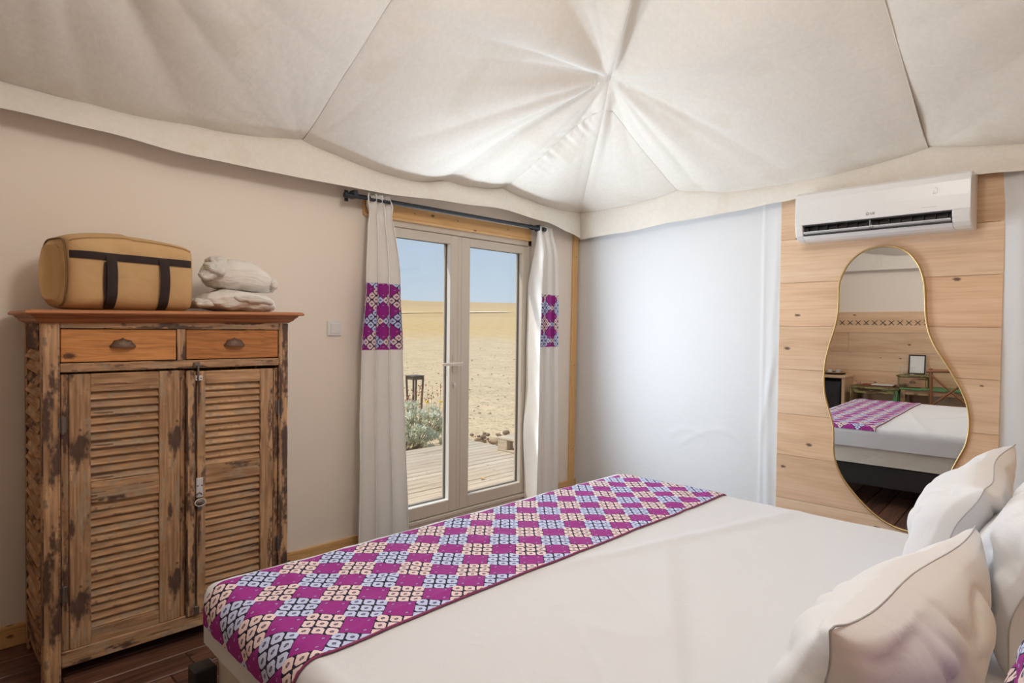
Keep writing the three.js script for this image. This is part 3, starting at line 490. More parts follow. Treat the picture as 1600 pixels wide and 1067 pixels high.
{ // two folded bath robes, one on the other
  const lump = (w, h, d, seed, f) => sheet(64, 40, (u, v) => {
    const th = u * Math.PI * 2, ph = (v - 0.5) * Math.PI, n = 2.7, p3 = (a) => Math.sign(a) * Math.pow(Math.abs(a), 2 / n);
    const sx = p3(Math.cos(th)) * p3(Math.cos(ph)), sz = p3(Math.sin(th)) * p3(Math.cos(ph)), sy = p3(Math.sin(ph));
    let p = [sx * w / 2, h / 2 + sy * h / 2, sz * d / 2]; p = f(p, sx, sy, sz);
    const k = 1 - 2 * Math.abs(fbm(p[0] * 14 + seed, p[1] * 10 + p[2] * 12, seed, 3) - 0.5), k2 = fbm(p[0] * 30, p[1] * 22 + p[2] * 18, seed + 5, 2) - 0.5;
    const q = 0.020 * (k - 0.7) + 0.012 * k2; return [p[0] + sx * q, Math.max(0.001, p[1] + sy * q * 0.8), p[2] + sz * q];
  }, null, true);
  const a = thing('folded_robe', 'cream bath robe folded flat on the cabinet under another robe', 'robe', [1.15, TOP(1.15) + 0.001, -3.02]);
  part('cloth', lump(0.34, 0.105, 0.27, 3, (p, sx, sy) => [p[0] - 0.012 * sy, p[1] * (1 - 0.22 * clamp(sx) - 0.28 * clamp(-sx - 0.3)), p[2]]), mat.towel, a);
  part('lapel', lump(0.18, 0.030, 0.05, 8, (p, sx) => [p[0], p[1] + 0.035 - 0.11 * p[0] * (1 + sx * 0.5), p[2]]).translate(0.04, 0.008, 0.122), mat.towel, a);
  part('sleeve', lump(0.10, 0.045, 0.2, 12, (p) => p).translate(-0.155, 0.012, 0.0), mat.towel, a);
  const b2 = thing('folded_robe', 'white bath robe rolled in a bundle on top of the cream robe, loose end ruffled', 'robe', [1.15, TOP(1.13) + 0.100, -3.03]);
  part('cloth', lump(0.31, 0.15, 0.24, 21, (p, sx, sy) => [p[0] + 0.01, p[1] * (1 - 0.42 * clamp(sx * 0.9) ** 2 - 0.18 * clamp(-sx)) - 0.016 * sx, p[2]]), mat.towel, b2);
  for (let i = 0; i < 5; i++) part('ruffle', lump(0.075, 0.05, 0.07, 30 + i * 3, (p, sx, sy) => [p[0] - 0.008 * sy, p[1], p[2]]).rotateZ(0.5 - i * 0.25).translate(-0.128 + (i % 3) * 0.022, 0.045 + [0, 0.035, 0.06, 0.02, 0.05][i], [0.07, 0.05, 0.03, 0.095, 0.0][i]), mat.towel, b2);
  part('fringe', lump(0.04, 0.07, 0.2, 50, (p) => p).translate(0.152, 0.0, 0.01), mat.towel, b2);
}
{ // light switch
  const s = thing('light_switch', 'square white light switch on the beige wall left of the curtain', 'switch', [1.806, 1.34, Z0 + 0.001]);
  part('plate', at(box(0.088, 0.088, 0.009, 0.003), 0, 0, 0.0045), mat.white, s); part('rocker', at(box(0.058, 0.06, 0.006, 0.002).rotateX(0.05), 0.002, -0.002, 0.011), mat.white, s);
}
{ // curtain rod with end caps, brackets and rings
  const r = thing('curtain_rod', 'black metal curtain rod above the glass door under the canvas valance', 'curtain rod', [2.67, 2.118, Z0 + 0.075]);
  part('rod', cyl([-0.83, -0.004, 0], [0.80, 0.004, 0], 0.0115, 16), mat.rod, r); part('front_rod', cyl([-0.84, -0.018, 0.03], [0.83, -0.008, 0.03], 0.0095, 16), mat.rod, r);
  for (const x of [-0.845, 0.84]) part('end_cap', [cyl([x - 0.016, x < 0 ? -0.018 : -0.008, 0.03], [x + 0.012, x < 0 ? -0.018 : -0.008, 0.03], 0.0155, 16), cyl([x + (x < 0 ? 0.03 : -0.03), -0.006, 0], [x + (x < 0 ? 0.01 : -0.01), -0.006, 0], 0.015, 16)], mat.rod, r);
  for (const x of [-0.79, 0.79]) part('bracket', [bx(x - 0.012, x + 0.012, -0.03, 0.035, -0.074, -0.068, 0.002), cyl([x, 0, -0.07], [x, -0.008, 0.032], 0.008), bx(x - 0.014, x + 0.014, -0.026, 0.02, -0.016, 0.04, 0.004)], mat.rod, r);
}
// ───────────────────────── curtains: cloth, sewn-in ikat band, cloth ─────────────────────────
function curtain(label, at0, f, widthCloth, hemLow, u0 = 0) { // u0: where the sewn-in band begins; before it the plain back of the cloth is turned out
  const c = thing('curtain', label, 'curtain', at0);
  const mk = (v0, v1, nv, a = 0, b = 1) => sheet(Math.round(150 * (b - a)), nv, (u, v) => f(lerp(a, b, u), lerp(v0, v1, v)), (u, v) => [lerp(a, b, u) * widthCloth, lerp(v0, v1, v)], false);
  part('upper_cloth', mk(2.135, 1.612, 30), mat.curtain, c); part('patterned_band', mk(1.612, 1.212, 30, u0), mat.ikat, c); if (u0) part('turned_edge', mk(1.612, 1.212, 30, 0, u0), mat.curtain, c); part('lower_cloth', mk(1.212, hemLow, 60), mat.curtain, c);
  const hem = []; for (let i = 0; i <= 60; i++) hem.push(f(i / 60, hemLow)); part('hem', tube(hem, 0.003, 150, 5), mat.curtain, c);
}
{
  // left: gathered at the rod, hanging in four broad folds; u = 0 is the wall side
  const L = curve([[0.03, 1.868], [0.7, 1.885], [1.21, 1.905], [1.61, 1.935], [2.14, 1.96]]), Rr = curve([[0.03, 2.26], [0.7, 2.245], [1.21, 2.232], [1.61, 2.205], [2.14, 2.125]]);
  curtain('left curtain, cream cloth with a magenta woven band, gathered beside the light switch', [0, 0, 0], (u, y) => {
    const k = step(1.9, 2.14, y), us = u + 0.022 * Math.sin(u * 12.6 + 1.1), ph = us * 3.4 * Math.PI * 2 + 0.9 + 0.25 * Math.sin(y * 1.7), amp = 0.036 - 0.014 * k + 0.010 * step(1.2, 0.2, y);
    const sw = k * 0.02 * Math.sin(y * 38 + u * 5) * Math.sin(u * 9.4);
    return [lerp(L(y), Rr(y), us) + amp * 0.45 * Math.sin(ph * 2) * 0.6 + sw, y, -3.175 + amp * Math.sin(ph) + 0.03 * step(1.2, 0.1, y) + 0.014 * (fbm(u * 5, y * 1.5, 44, 2) - 0.5)];
  }, 0.85, 0.03);
  // right: its first length runs out from the door frame into the room, facing the sun, then turns along the wall in folds
  const xa = curve([[0.03, 3.398], [0.5, 3.405], [0.95, 3.412], [1.6, 3.425], [2.14, 3.462]]), za = curve([[0.03, -3.252], [1.6, -3.252], [2.14, -3.195]]), R2 = curve([[0.03, 3.745], [1.2, 3.715], [1.6, 3.715], [2.14, 3.67]]);
  curtain('right curtain, cream cloth with a magenta woven band, between glass door and corner', [0, 0, 0], (u, y) => {
    const k = step(1.9, 2.14, y), zf = lerp(-3.108, -3.155, k), w = 0.012 * Math.sin(y * 6.5 + 1) * step(1.4, 0.5, y), n = 0.012 * (fbm(u * 5, y * 1.6, 47, 2) - 0.5);
    if (u < 0.34) { const t = u / 0.34; return [xa(y) + w * (1 - t) + 0.016 * Math.sin(t * 3.1416) * Math.sin(y * 2.2 + 0.6) + n, y, lerp(za(y), zf, Math.sin(t * 1.5708))]; }
    const t = (u - 0.34) / 0.66, amp = 0.026 - 0.010 * k, ph = t * 2.5 * 6.2832;
    return [lerp(xa(y), R2(y), t) + amp * 0.35 * Math.sin(ph * 2) * Math.min(1, t * 4), y, zf - 0.05 * t - amp * (1 - Math.cos(ph)) * 0.8 + n];
  }, 0.72, 0.04, 0.34);
}
// ───────────────────────── bed ─────────────────────────
const BED = { x0: 0.615, x1: 2.695, z0: -1.895, z1: 0.2, top: 0.6 };
function drape(hx, hz, cx, cz, top, rad, corner, wr) { // (a, b) along the cloth from the centre -> point on a rounded slab
  const ax = (a, h) => { const s = Math.sign(a), q = Math.abs(a), f = h - rad; if (q <= f) return [a, 0]; const t = (q - f) / rad; if (t < Math.PI / 2) return [s * (f + rad * Math.sin(t)), rad * (1 - Math.cos(t))]; return [s * h, rad + (q - f - rad * Math.PI / 2)]; };
  return (a, b, lift = 0) => {
    let [x, dx] = ax(a, hx), [z, dz] = ax(b, hz); const drop = Math.max(dx, dz), m = Math.min(dx, dz);
    const px = Math.max(0, Math.abs(x) - (hx - corner)) / corner, pz = Math.max(0, Math.abs(z) - (hz - corner)) / corner;
    if (px > 0 && pz > 0) { x = Math.sign(x) * (hx - corner + corner * px * Math.sqrt(1 - pz * pz / 2)); z = Math.sign(z) * (hz - corner + corner * pz * Math.sqrt(1 - px * px / 2)); }
    const n = wr(x, z, drop), side = Math.min(1, drop / rad), e = lift + n * 0.6;
    const ox = dx >= dz ? Math.sign(x) : 0, oz = dz > dx ? Math.sign(z) : 0;
    return [cx + x + ox * e * side, top - drop + (lift + n) * (1 - side), cz + z + oz * e * side];
  };
}
const bedC = [(BED.x0 + BED.x1) / 2, (BED.z0 + BED.z1) / 2], bedH = [(BED.x1 - BED.x0) / 2, (BED.z1 - BED.z0) / 2];
{
  const b = thing('bed', 'low black bed base with square corner posts under the wide white mattress', 'bed', [bedC[0], 0, bedC[1]]);
  const X = (x) => x - bedC[0], Z = (z) => z - bedC[1];
  for (const x of [0.58, 2.645]) for (const z of [-1.865, 0.2]) part('leg', bx(X(x), X(x + 0.06), 0, 0.385, Z(z), Z(z + 0.06), 0.004, 'y'), mat.black, b);
  part('side_rail', bx(X(0.64), X(0.665), 0.14, 0.30, Z(-1.82), Z(0.2), 0.003, 'z'), mat.black, b); part('side_rail', bx(X(2.62), X(2.645), 0.14, 0.30, Z(-1.82), Z(0.2), 0.003, 'z'), mat.black, b);
  part('foot_rail', bx(X(0.64), X(2.645), 0.14, 0.30, Z(-1.855), Z(-1.825), 0.003), mat.black, b);
  for (let i = 0; i < 9; i++) part('slat', bx(X(0.665), X(2.62), 0.285, 0.302, Z(-1.75 + i * 0.235), Z(-1.65 + i * 0.235), 0.002), mat.black, b);
  part('headboard', bx(X(0.55), X(2.75), 0.1, 1.08, Z(0.31), Z(0.36), 0.006), mat.oak[1], b);
  const m = thing('mattress', 'thick cream mattress in a crumpled fitted cover on the black bed base', 'mattress', [0, 0, 0]);
  const dm = drape(bedH[0] - 0.03, bedH[1] - 0.03, ...bedC, 0.565, 0.06, 0.07, (x, z, d) => 0.016 * (fbm(x * 6, z * 6 + d * 9, 81, 3) - 0.5) * step(0.03, 0.1, d));
  part('cover', sheet(120, 120, (u, v) => dm(lerp(-1, 1, u) * (bedH[0] + 0.2), lerp(-1, 1, v) * (bedH[1] + 0.2)), (u, v) => [u * 2.4, v * 2.4], true), mat.mattress, m);
  part('underside', bx(BED.x0 + 0.05, BED.x1 - 0.05, 0.304, 0.40, BED.z0 + 0.05, BED.z1 - 0.05, 0.01), mat.mattress, m);
  const top = (x, z, d) => { // broad soft wrinkles of the sheet, a long crease from the near pillow
    const t = step(0.06, 0.0, d), s = step(0.0, 0.06, d);
    let n = 0.012 * (fbm(x * 1.6 + 3, z * 2.4, 83, 3) - 0.5) + 0.004 * Math.pow(1 - Math.abs(2 * fbm(x * 3 + z * 1.4, z * 1.3 - x * 0.6, 84, 3) - 1), 6);
    const l = (z + 0.62 * x + 0.12); n += (0.010 * Math.exp(-((l / 0.035) ** 2)) - 0.006 * Math.exp(-(((l - 0.06) / 0.04) ** 2))) * t * step(2.4, 0.9, x + (BED.x0 + BED.x1) / 2); const l2 = z - 0.25 * x + 0.35; n += 0.006 * Math.exp(-((l2 / 0.03) ** 2)) * t * step(1.1, 0.3, Math.abs(x - 0.3));
    return n * t + s * 0.012 * (fbm(x * 4, z * 4, 86, 3) - 0.45);
  };
  const ds = drape(bedH[0], bedH[1], ...bedC, BED.top, 0.05, 0.06, top);
  const sh = thing('bed_sheet', 'smooth white top sheet spread over the whole mattress and hanging down its sides', 'sheet', [0, 0, 0]);
  part('cloth', sheet(220, 200, (u, v) => { const a = lerp(-1, 1, u) * (bedH[0] + 0.135), b2 = lerp(-(bedH[1] + 0.135), bedH[1] - 0.06, v); return ds(a, b2); }, (u, v) => [u * 2.35, v * 2.3], true), mat.sheet, sh);
  // runner across the foot, hanging deeper on the near side
  const rn = thing('bed_runner', 'magenta and pale blue patterned bed runner across the foot of the bed', 'bed runner', [0, 0, 0]);
  const a0 = -(bedH[0] + 0.075), a1 = bedH[0] + 0.005;
  part('cloth', sheet(240, 70, (u, v) => {
    const a = lerp(a0, a1, u), x = bedC[0] + a, z = lerp(lerp(-1.825, -1.825, u) + 0.002 * Math.sin(u * 40), -1.272 + 0.004 * Math.sin(u * 17) - 0.01 * step(0.08, 0, u), v);
    const p = ds(a, z - bedC[1], 0.005 + 0.003 * fbm(x * 9, z * 14, 87, 2) + 0.004 * Math.pow(1 - Math.abs(2 * fbm(x * 2 - z, z * 9 + x * 3, 89, 3) - 1), 5)); return p;
  }, (u, v) => [lerp(a0, a1, u) + 0.03, lerp(-0.555, 0, v)], true), mat.ikat, rn);
  const edge = []; for (let i = 0; i <= 80; i++) { const u = i / 80; edge.push(ds(lerp(a0, a1, u), -1.272 + 0.004 * Math.sin(u * 17) - 0.01 * step(0.08, 0, u) - bedC[1], 0.006)); }
  part('piped_edge', tube(edge, 0.003, 240, 6), M([0.30, 0.06, 0.16]), rn);
}
// ───────────────────────── pillows ─────────────────────────
function pillowGeo(w, h, t, seed, sag = 0) {
  const f = (s) => (u, v) => {
    const a = lerp(-1, 1, u), b = lerp(-1, 1, v), ea = 1 - a * a, eb = 1 - b * b;
    const x = a * w / 2 * (1 - 0.07 * eb), y = b * h / 2 * (1 - 0.09 * ea);
    const wr = fbm(a * 1.3 + seed, b * 1.5, seed, 2) - 0.5, tuck = Math.pow(1 - Math.abs(2 * fbm(a * 2.2 + b * 0.7, b * 1.2 - a * 0.8, seed + 4, 2) - 1), 5);
    const th = t / 2 * Math.pow(Math.max(ea, 0), 0.46) * Math.pow(Math.max(eb, 0), 0.46) * (1 + 0.30 * wr - sag * b * 0.35) - 0.016 * tuck * Math.min(1, ea * eb * 6);
    return [x, y - sag * 0.05 * ea * (b > 0 ? b : 0), s * th + 0.009 * Math.sin(a * 4 + seed) * Math.pow(Math.abs(b), 3) + 0.008 * Math.sin(b * 5 + seed) * Math.pow(Math.abs(a), 3)];
  };
  const uvf = (u, v) => [u * w, v * h];
  return merge([sheet(56, 44, f(1), uvf, false), sheet(56, 44, f(-1), uvf, true)]);
}
function pillow(name, label, cat, pos, rot, size, seed, m, group, sag = 0.3) {
  const p = thing(name, label, cat, pos, group); p.rotation.set(rot[0], rot[1], rot[2] || 0, 'YXZ');
  part('cushion', pillowGeo(...size, seed, sag), m, p);
  const [w, h] = size, pts = []; for (let i = 0; i < 64; i++) { const q = i / 64 * 4, k = Math.floor(q), t = (q - k) * 2 - 1, e = 1 - t * t; const P = [[t, -1], [1, t], [-t, 1], [-1, -t]][k], s = k % 2 ? [1 - 0.07 * e, 1] : [1, 1 - 0.09 * e]; const a = P[0], b = P[1]; pts.push([a * w / 2 * s[0], b * h / 2 * s[1] - sag * 0.05 * (1 - a * a) * (b > 0 ? b : 0), 0.009 * Math.sin(a * 4 + seed) * Math.abs(b) ** 3 + 0.008 * Math.sin(b * 5 + seed) * Math.abs(a) ** 3]); }
  part('seam', tube(pts, 0.0016, 180, 6, true), m, p);
}
{ // lean: rotation about x tips the top back towards the headboard
  pillow('pillow', 'white pillow leaning at the far side of the bed, close to the mirror', 'pillow', [2.26, 0.80, -0.33], [0.42, 0.05, 0.05], [0.68, 0.39, 0.24], 3, mat.pillow);
  pillow('pillow', 'grey-shaded white pillow standing behind the far one', 'pillow', [1.98, 0.815, -0.15], [0.2, 0.05, 0.06], [0.62, 0.38, 0.20], 19, mat.pillow);
  pillow('pillow', 'large white pillow standing at the near side of the bed, nearest the camera', 'pillow', [1.32, 0.772, -0.285], [0.2, -0.02, -0.10], [1.06, 0.33, 0.28], 11, mat.pillow);
  pillow('cushion', 'small magenta patterned cushion at the right edge behind the white pillows', 'cushion', [1.0, 0.822, -0.064], [0.12, 0.0], [0.42, 0.42, 0.12], 33, mat.ikat);
}
{ // unseen paper lantern, added as fill light to brighten the room
  const l = thing('added_fill_lantern', 'unseen paper lantern added above the bed as fill light for the room', 'fill_light', [1.15, 2.78, -1.0]);
  const warm = new THREE.Color(1.0, 0.935, 0.875);
  part('shade', new THREE.SphereGeometry(0.18, 40, 24), M([0.8, 0.72, 0.6], { emissive: warm, emissiveIntensity: 1.0 }), l);
  part('cord', cyl([0, 0.18, 0], [0, 0.50, 0], 0.003, 6), mat.black, l);
  const p = new THREE.PointLight(warm, FILL_LANTERN, 0, 2); p.castShadow = true; p.shadow.radius = 9; l.add(p);
}
// ───────────────────────── air conditioner ─────────────────────────
{
  const a = thing('air_conditioner', 'white wall air conditioner above the mirror with its dark air outlet open', 'air conditioner', [X1 - 0.026, 1.895, -1.0]);
  const prof = (pts) => { const s = new THREE.Shape(); pts.forEach(([d, y], i) => i ? s.lineTo(-d, y) : s.moveTo(-d, y)); s.closePath(); return s; };
  const ext = (pts, z0, z1, bev = 0) => { const g = new THREE.ExtrudeGeometry(prof(pts), { depth: z1 - z0 - 2 * bev, bevelEnabled: bev > 0, bevelSize: bev, bevelThickness: bev, bevelSegments: 2, bevelOffset: -bev, steps: 1 }); return g.translate(0, 0, z0 + bev); };
  const outer = [[0, 0.004], [0, 0.292], [0.13, 0.292], [0.168, 0.286], [0.184, 0.27], [0.189, 0.24], [0.191, 0.17], [0.190, 0.10], [0.184, 0.06], [0.172, 0.03], [0.15, 0.01], [0.12, 0]];
  const notch = [[0, 0.004], [0, 0.292], [0.13, 0.292], [0.168, 0.286], [0.184, 0.27], [0.189, 0.24], [0.191, 0.17], [0.190, 0.092], [0.11, 0.088], [0.08, 0.05], [0.15, 0.03], [0.171, 0.028], [0.15, 0.01], [0.12, 0]];
  part('body', [ext(outer, -0.43, -0.386, 0.006), ext(notch, -0.387, 0.353), ext(outer, 0.352, 0.432, 0.006)], mat.white, a);
  part('front_panel', ext([[0.17, 0.094], [0.17, 0.284], [0.186, 0.272], [0.192, 0.24], [0.194, 0.17], [0.193, 0.094]], -0.429, 0.431, 0.002), mat.white, a);
  part('outlet', [bx(-0.150, -0.10, 0.05, 0.089, -0.386, 0.352, 0.001), bx(-0.187, -0.10, 0.084, 0.09, -0.384, 0.35, 0.001)], mat.black, a);
  for (let i = 0; i < 14; i++) part('vane', at(box(0.022, 0.034, 0.003, 0.001), -0.158, 0.066, -0.36 + i * 0.0532), mat.black, a);
  part('divider', [bx(-0.185, -0.15, 0.046, 0.09, -0.03, -0.022, 0.002), bx(-0.188, -0.176, 0.040, 0.058, -0.03, -0.012, 0.002)], M([0.25, 0.25, 0.25]), a);
  part('louvre', at(box(0.05, 0.005, 0.73, 0.002, 'z').rotateZ(-0.35), -0.166, 0.042, -0.017), mat.white, a);
  part('louvre_gap', bx(-0.178, -0.12, 0.028, 0.033, -0.38, 0.348, 0.001), mat.black, a);
  const ink = M([0.30, 0.29, 0.29]);
  const font = await new FontLoader().loadAsync('fonts/droid/droid_sans_bold.typeface.json');
  part('logo', [new TextGeometry('LG', { font, size: 0.013, depth: 0.0006, curveSegments: 3 }).rotateY(-Math.PI / 2).translate(-0.1945, 0.112, -0.022), new THREE.TorusGeometry(0.007, 0.0012, 6, 20).rotateY(-Math.PI / 2).translate(-0.1945, 0.118, -0.036)], ink, a);
  const pale = M([0.93, 0.93, 0.93], { roughness: 0.4 });
  part('display', [bx(-0.1955, -0.194, 0.212, 0.216, 0.268, 0.285, 0.0003), bx(-0.1955, -0.194, 0.185, 0.189, 0.268, 0.285, 0.0003), bx(-0.1955, -0.194, 0.185, 0.216, 0.283, 0.287, 0.0003), bx(-0.1955, -0.194, 0.185, 0.203, 0.268, 0.272, 0.0003)], pale, a);
  part('label_line', bx(-0.1942, -0.1935, 0.117, 0.119, 0.22, 0.29, 0.0002), M([0.55, 0.55, 0.54]), a);
}
// ───────────────────────── wavy mirror ─────────────────────────
{
  const P = [[-0.978,1.844],[-0.921,1.83],[-0.873,1.799],[-0.831,1.741],[-0.806,1.677],[-0.794,1.614],[-0.789,1.536],[-0.785,1.458],[-0.77,1.364],[-0.742,1.287],[-0.702,1.212],[-0.656,1.13],[-0.617,1.05],[-0.591,0.977],[-0.579,0.903],[-0.579,0.828],[-0.592,0.751],[-0.621,0.678],[-0.648,0.605],[-0.661,0.526],[-0.661,0.457],[-0.666,0.379],[-0.682,0.306],[-0.704,0.267],[-0.752,0.241],[-0.818,0.231],[-0.901,0.238],[-0.987,0.275],[-1.062,0.333],[-1.131,0.403],[-1.187,0.477],[-1.223,0.557],[-1.239,0.64],[-1.239,0.709],[-1.246,0.794],[-1.27,0.878],[-1.293,0.962],[-1.301,1.048],[-1.297,1.152],[-1.278,1.256],[-1.25,1.359],[-1.23,1.462],[-1.228,1.547],[-1.227,1.631],[-1.205,1.707],[-1.16,1.779],[-1.094,1.829],[-1.035,1.844]];
  const m = thing('wall_mirror', 'tall wavy mirror with thin gold frame hung on the oak boards', 'mirror', [4.022, 1.0, -0.94]);
  m.rotation.y = 0.028; m.rotation.z = 0.004;
  const c = new THREE.CatmullRomCurve3(P.map(([z, y]) => V(0, y - 1, z + 0.94)), true, 'centripetal'), pts = c.getPoints(200);
  const s = new THREE.Shape(); pts.forEach((p, i) => i ? s.lineTo(p.z, p.y) : s.moveTo(p.z, p.y));
  // shape plane (z, y): extrude, then turn so that depth runs along -x
  part('backing', new THREE.ExtrudeGeometry(s, { depth: 0.004, bevelEnabled: false }).rotateY(-Math.PI / 2).translate(0.010, 0, 0), mat.black, m);
  const g = new THREE.ShapeGeometry(s).rotateY(-Math.PI / 2); part('glass', g, mat.mirror, m);
  const prof = new THREE.Shape(); prof.absellipse(0, 0, 0.006, 0.005, 0, 6.2832);
  part('frame', [new THREE.TubeGeometry(c, 300, 0.0052, 8, true).translate(-0.002, 0, 0), new THREE.TubeGeometry(c, 300, 0.0045, 8, true).translate(0.006, 0, 0)], mat.gold, m);
}
// ───────────────────────── furniture across the room, seen in the mirror ─────────────────────────
const paint = (a, b, seed, k) => M(0xffffff, { roughness: 0.75, bumpMap: woodBump, bumpScale: 0.001, map: tex(256, 256, (u, v) => { const e = fbm(u * 5, v * 24, seed, 4, 5, 24), c = mix3(b, b.map((x) => x * 0.7), fbm(u * 4, v * 50, seed + 3, 2, 4, 50)); return mix3(c, a, step(k, k + 0.08, e)); }, { size: [0.4, 0.4] }) });
const green = paint([92, 150, 96], [120, 100, 66], 201, 0.4), yellow = paint([150, 146, 92], [112, 84, 54], 205, 0.48), chairWood = M([0.30, 0.125, 0.055], { roughness: 0.55, bumpMap: woodBump, bumpScale: 0.001 });
{
  const c = thing('fridge_cabinet', 'oak cabinet round a small black fridge against the boarded wall, seen in the mirror', 'cabinet', [-0.68, 0, -2.5]);
  part('side', bx(-0.2, 0.21, 0, 0.735, 0.225, 0.26, 0.002, 'y'), mat.oak[1], c); part('side', bx(-0.2, 0.21, 0, 0.735, -0.26, -0.225, 0.002, 'y'), mat.oak[1], c); part('top', bx(-0.2, 0.225, 0.735, 0.765, -0.27, 0.27, 0.003, 'z'), mat.oak[0], c); part('base', bx(-0.2, 0.2, 0.03, 0.06, -0.225, 0.225, 0.002, 'z'), mat.oak[1], c);
  const f = thing('small_fridge', 'small black fridge inside the oak cabinet, seen in the mirror', 'fridge', [-0.69, 0.061, -2.5]);
  part('body', bx(-0.17, 0.15, 0, 0.64, -0.215, 0.215, 0.008), mat.black, f); part('door', bx(0.153, 0.19, 0.005, 0.635, -0.214, 0.214, 0.01), mat.black, f); part('handle', bx(0.19, 0.2, 0.3, 0.56, 0.18, 0.2, 0.003), mat.black, f);
  const t = thing('tray', 'dark oval tray with a pale rim on the oak fridge cabinet, seen in the mirror', 'tray', [-0.7, 0.766, -2.42]);
  part('dish', new THREE.LatheGeometry([[0.001, 0.004], [0.1, 0.004], [0.125, 0.01], [0.145, 0.03], [0.149, 0.03], [0.13, 0.006], [0.105, 0], [0.001, 0]].map(([x, y]) => new THREE.Vector2(x, y)), 32), mat.black, t);
  part('rim', new THREE.TorusGeometry(0.146, 0.004, 8, 40).rotateX(Math.PI / 2).translate(0, 0.031, 0), mat.pine, t);
  for (const [x, z, l] of [[0.03, -0.05, 'white cup on the dark tray, the one further from the desk, seen in the mirror'], [-0.02, 0.04, 'white cup on the dark tray, the one nearer to the desk, seen in the mirror']]) {
    const u = thing('cup', l, 'cup', [-0.7 + x, 0.770, -2.42 + z]); part('bowl', new THREE.LatheGeometry([[0.001, 0.001], [0.018, 0], [0.03, 0.02], [0.034, 0.055], [0.032, 0.055], [0.027, 0.022], [0.001, 0.006]].map(([a, b]) => new THREE.Vector2(a, b)), 24), mat.white, u); part('handle', new THREE.TorusGeometry(0.014, 0.0035, 6, 14).translate(0.038, 0.03, 0), mat.white, u);
  }
}
const table = (name, label, x, z0, z1, y, m1, m2, leg) => {
  const zc = (z0 + z1) / 2, w = (z1 - z0) / 2, t = thing(name, label, 'table', [x, 0, zc]);
  part('table_top', bx(-0.2, 0.21, y - 0.022, y, -w, w, 0.003, 'z'), m1, t); part('apron', [bx(0.17, 0.19, y - 0.08, y - 0.022, -w + 0.03, w - 0.03, 0.002, 'z'), bx(-0.17, -0.15, y - 0.08, y - 0.022, -w + 0.03, w - 0.03, 0.002, 'z')], m2, t);
  for (const lx of [-0.16, 0.18]) for (const lz of [-1, 1]) part('leg', bx(lx - 0.022, lx + 0.022, 0, y - 0.022, lz * (w - 0.035) - 0.022, lz * (w - 0.035) + 0.022, 0.003, 'y'), lz > 0 ? leg : m2, t);
  return t;
};
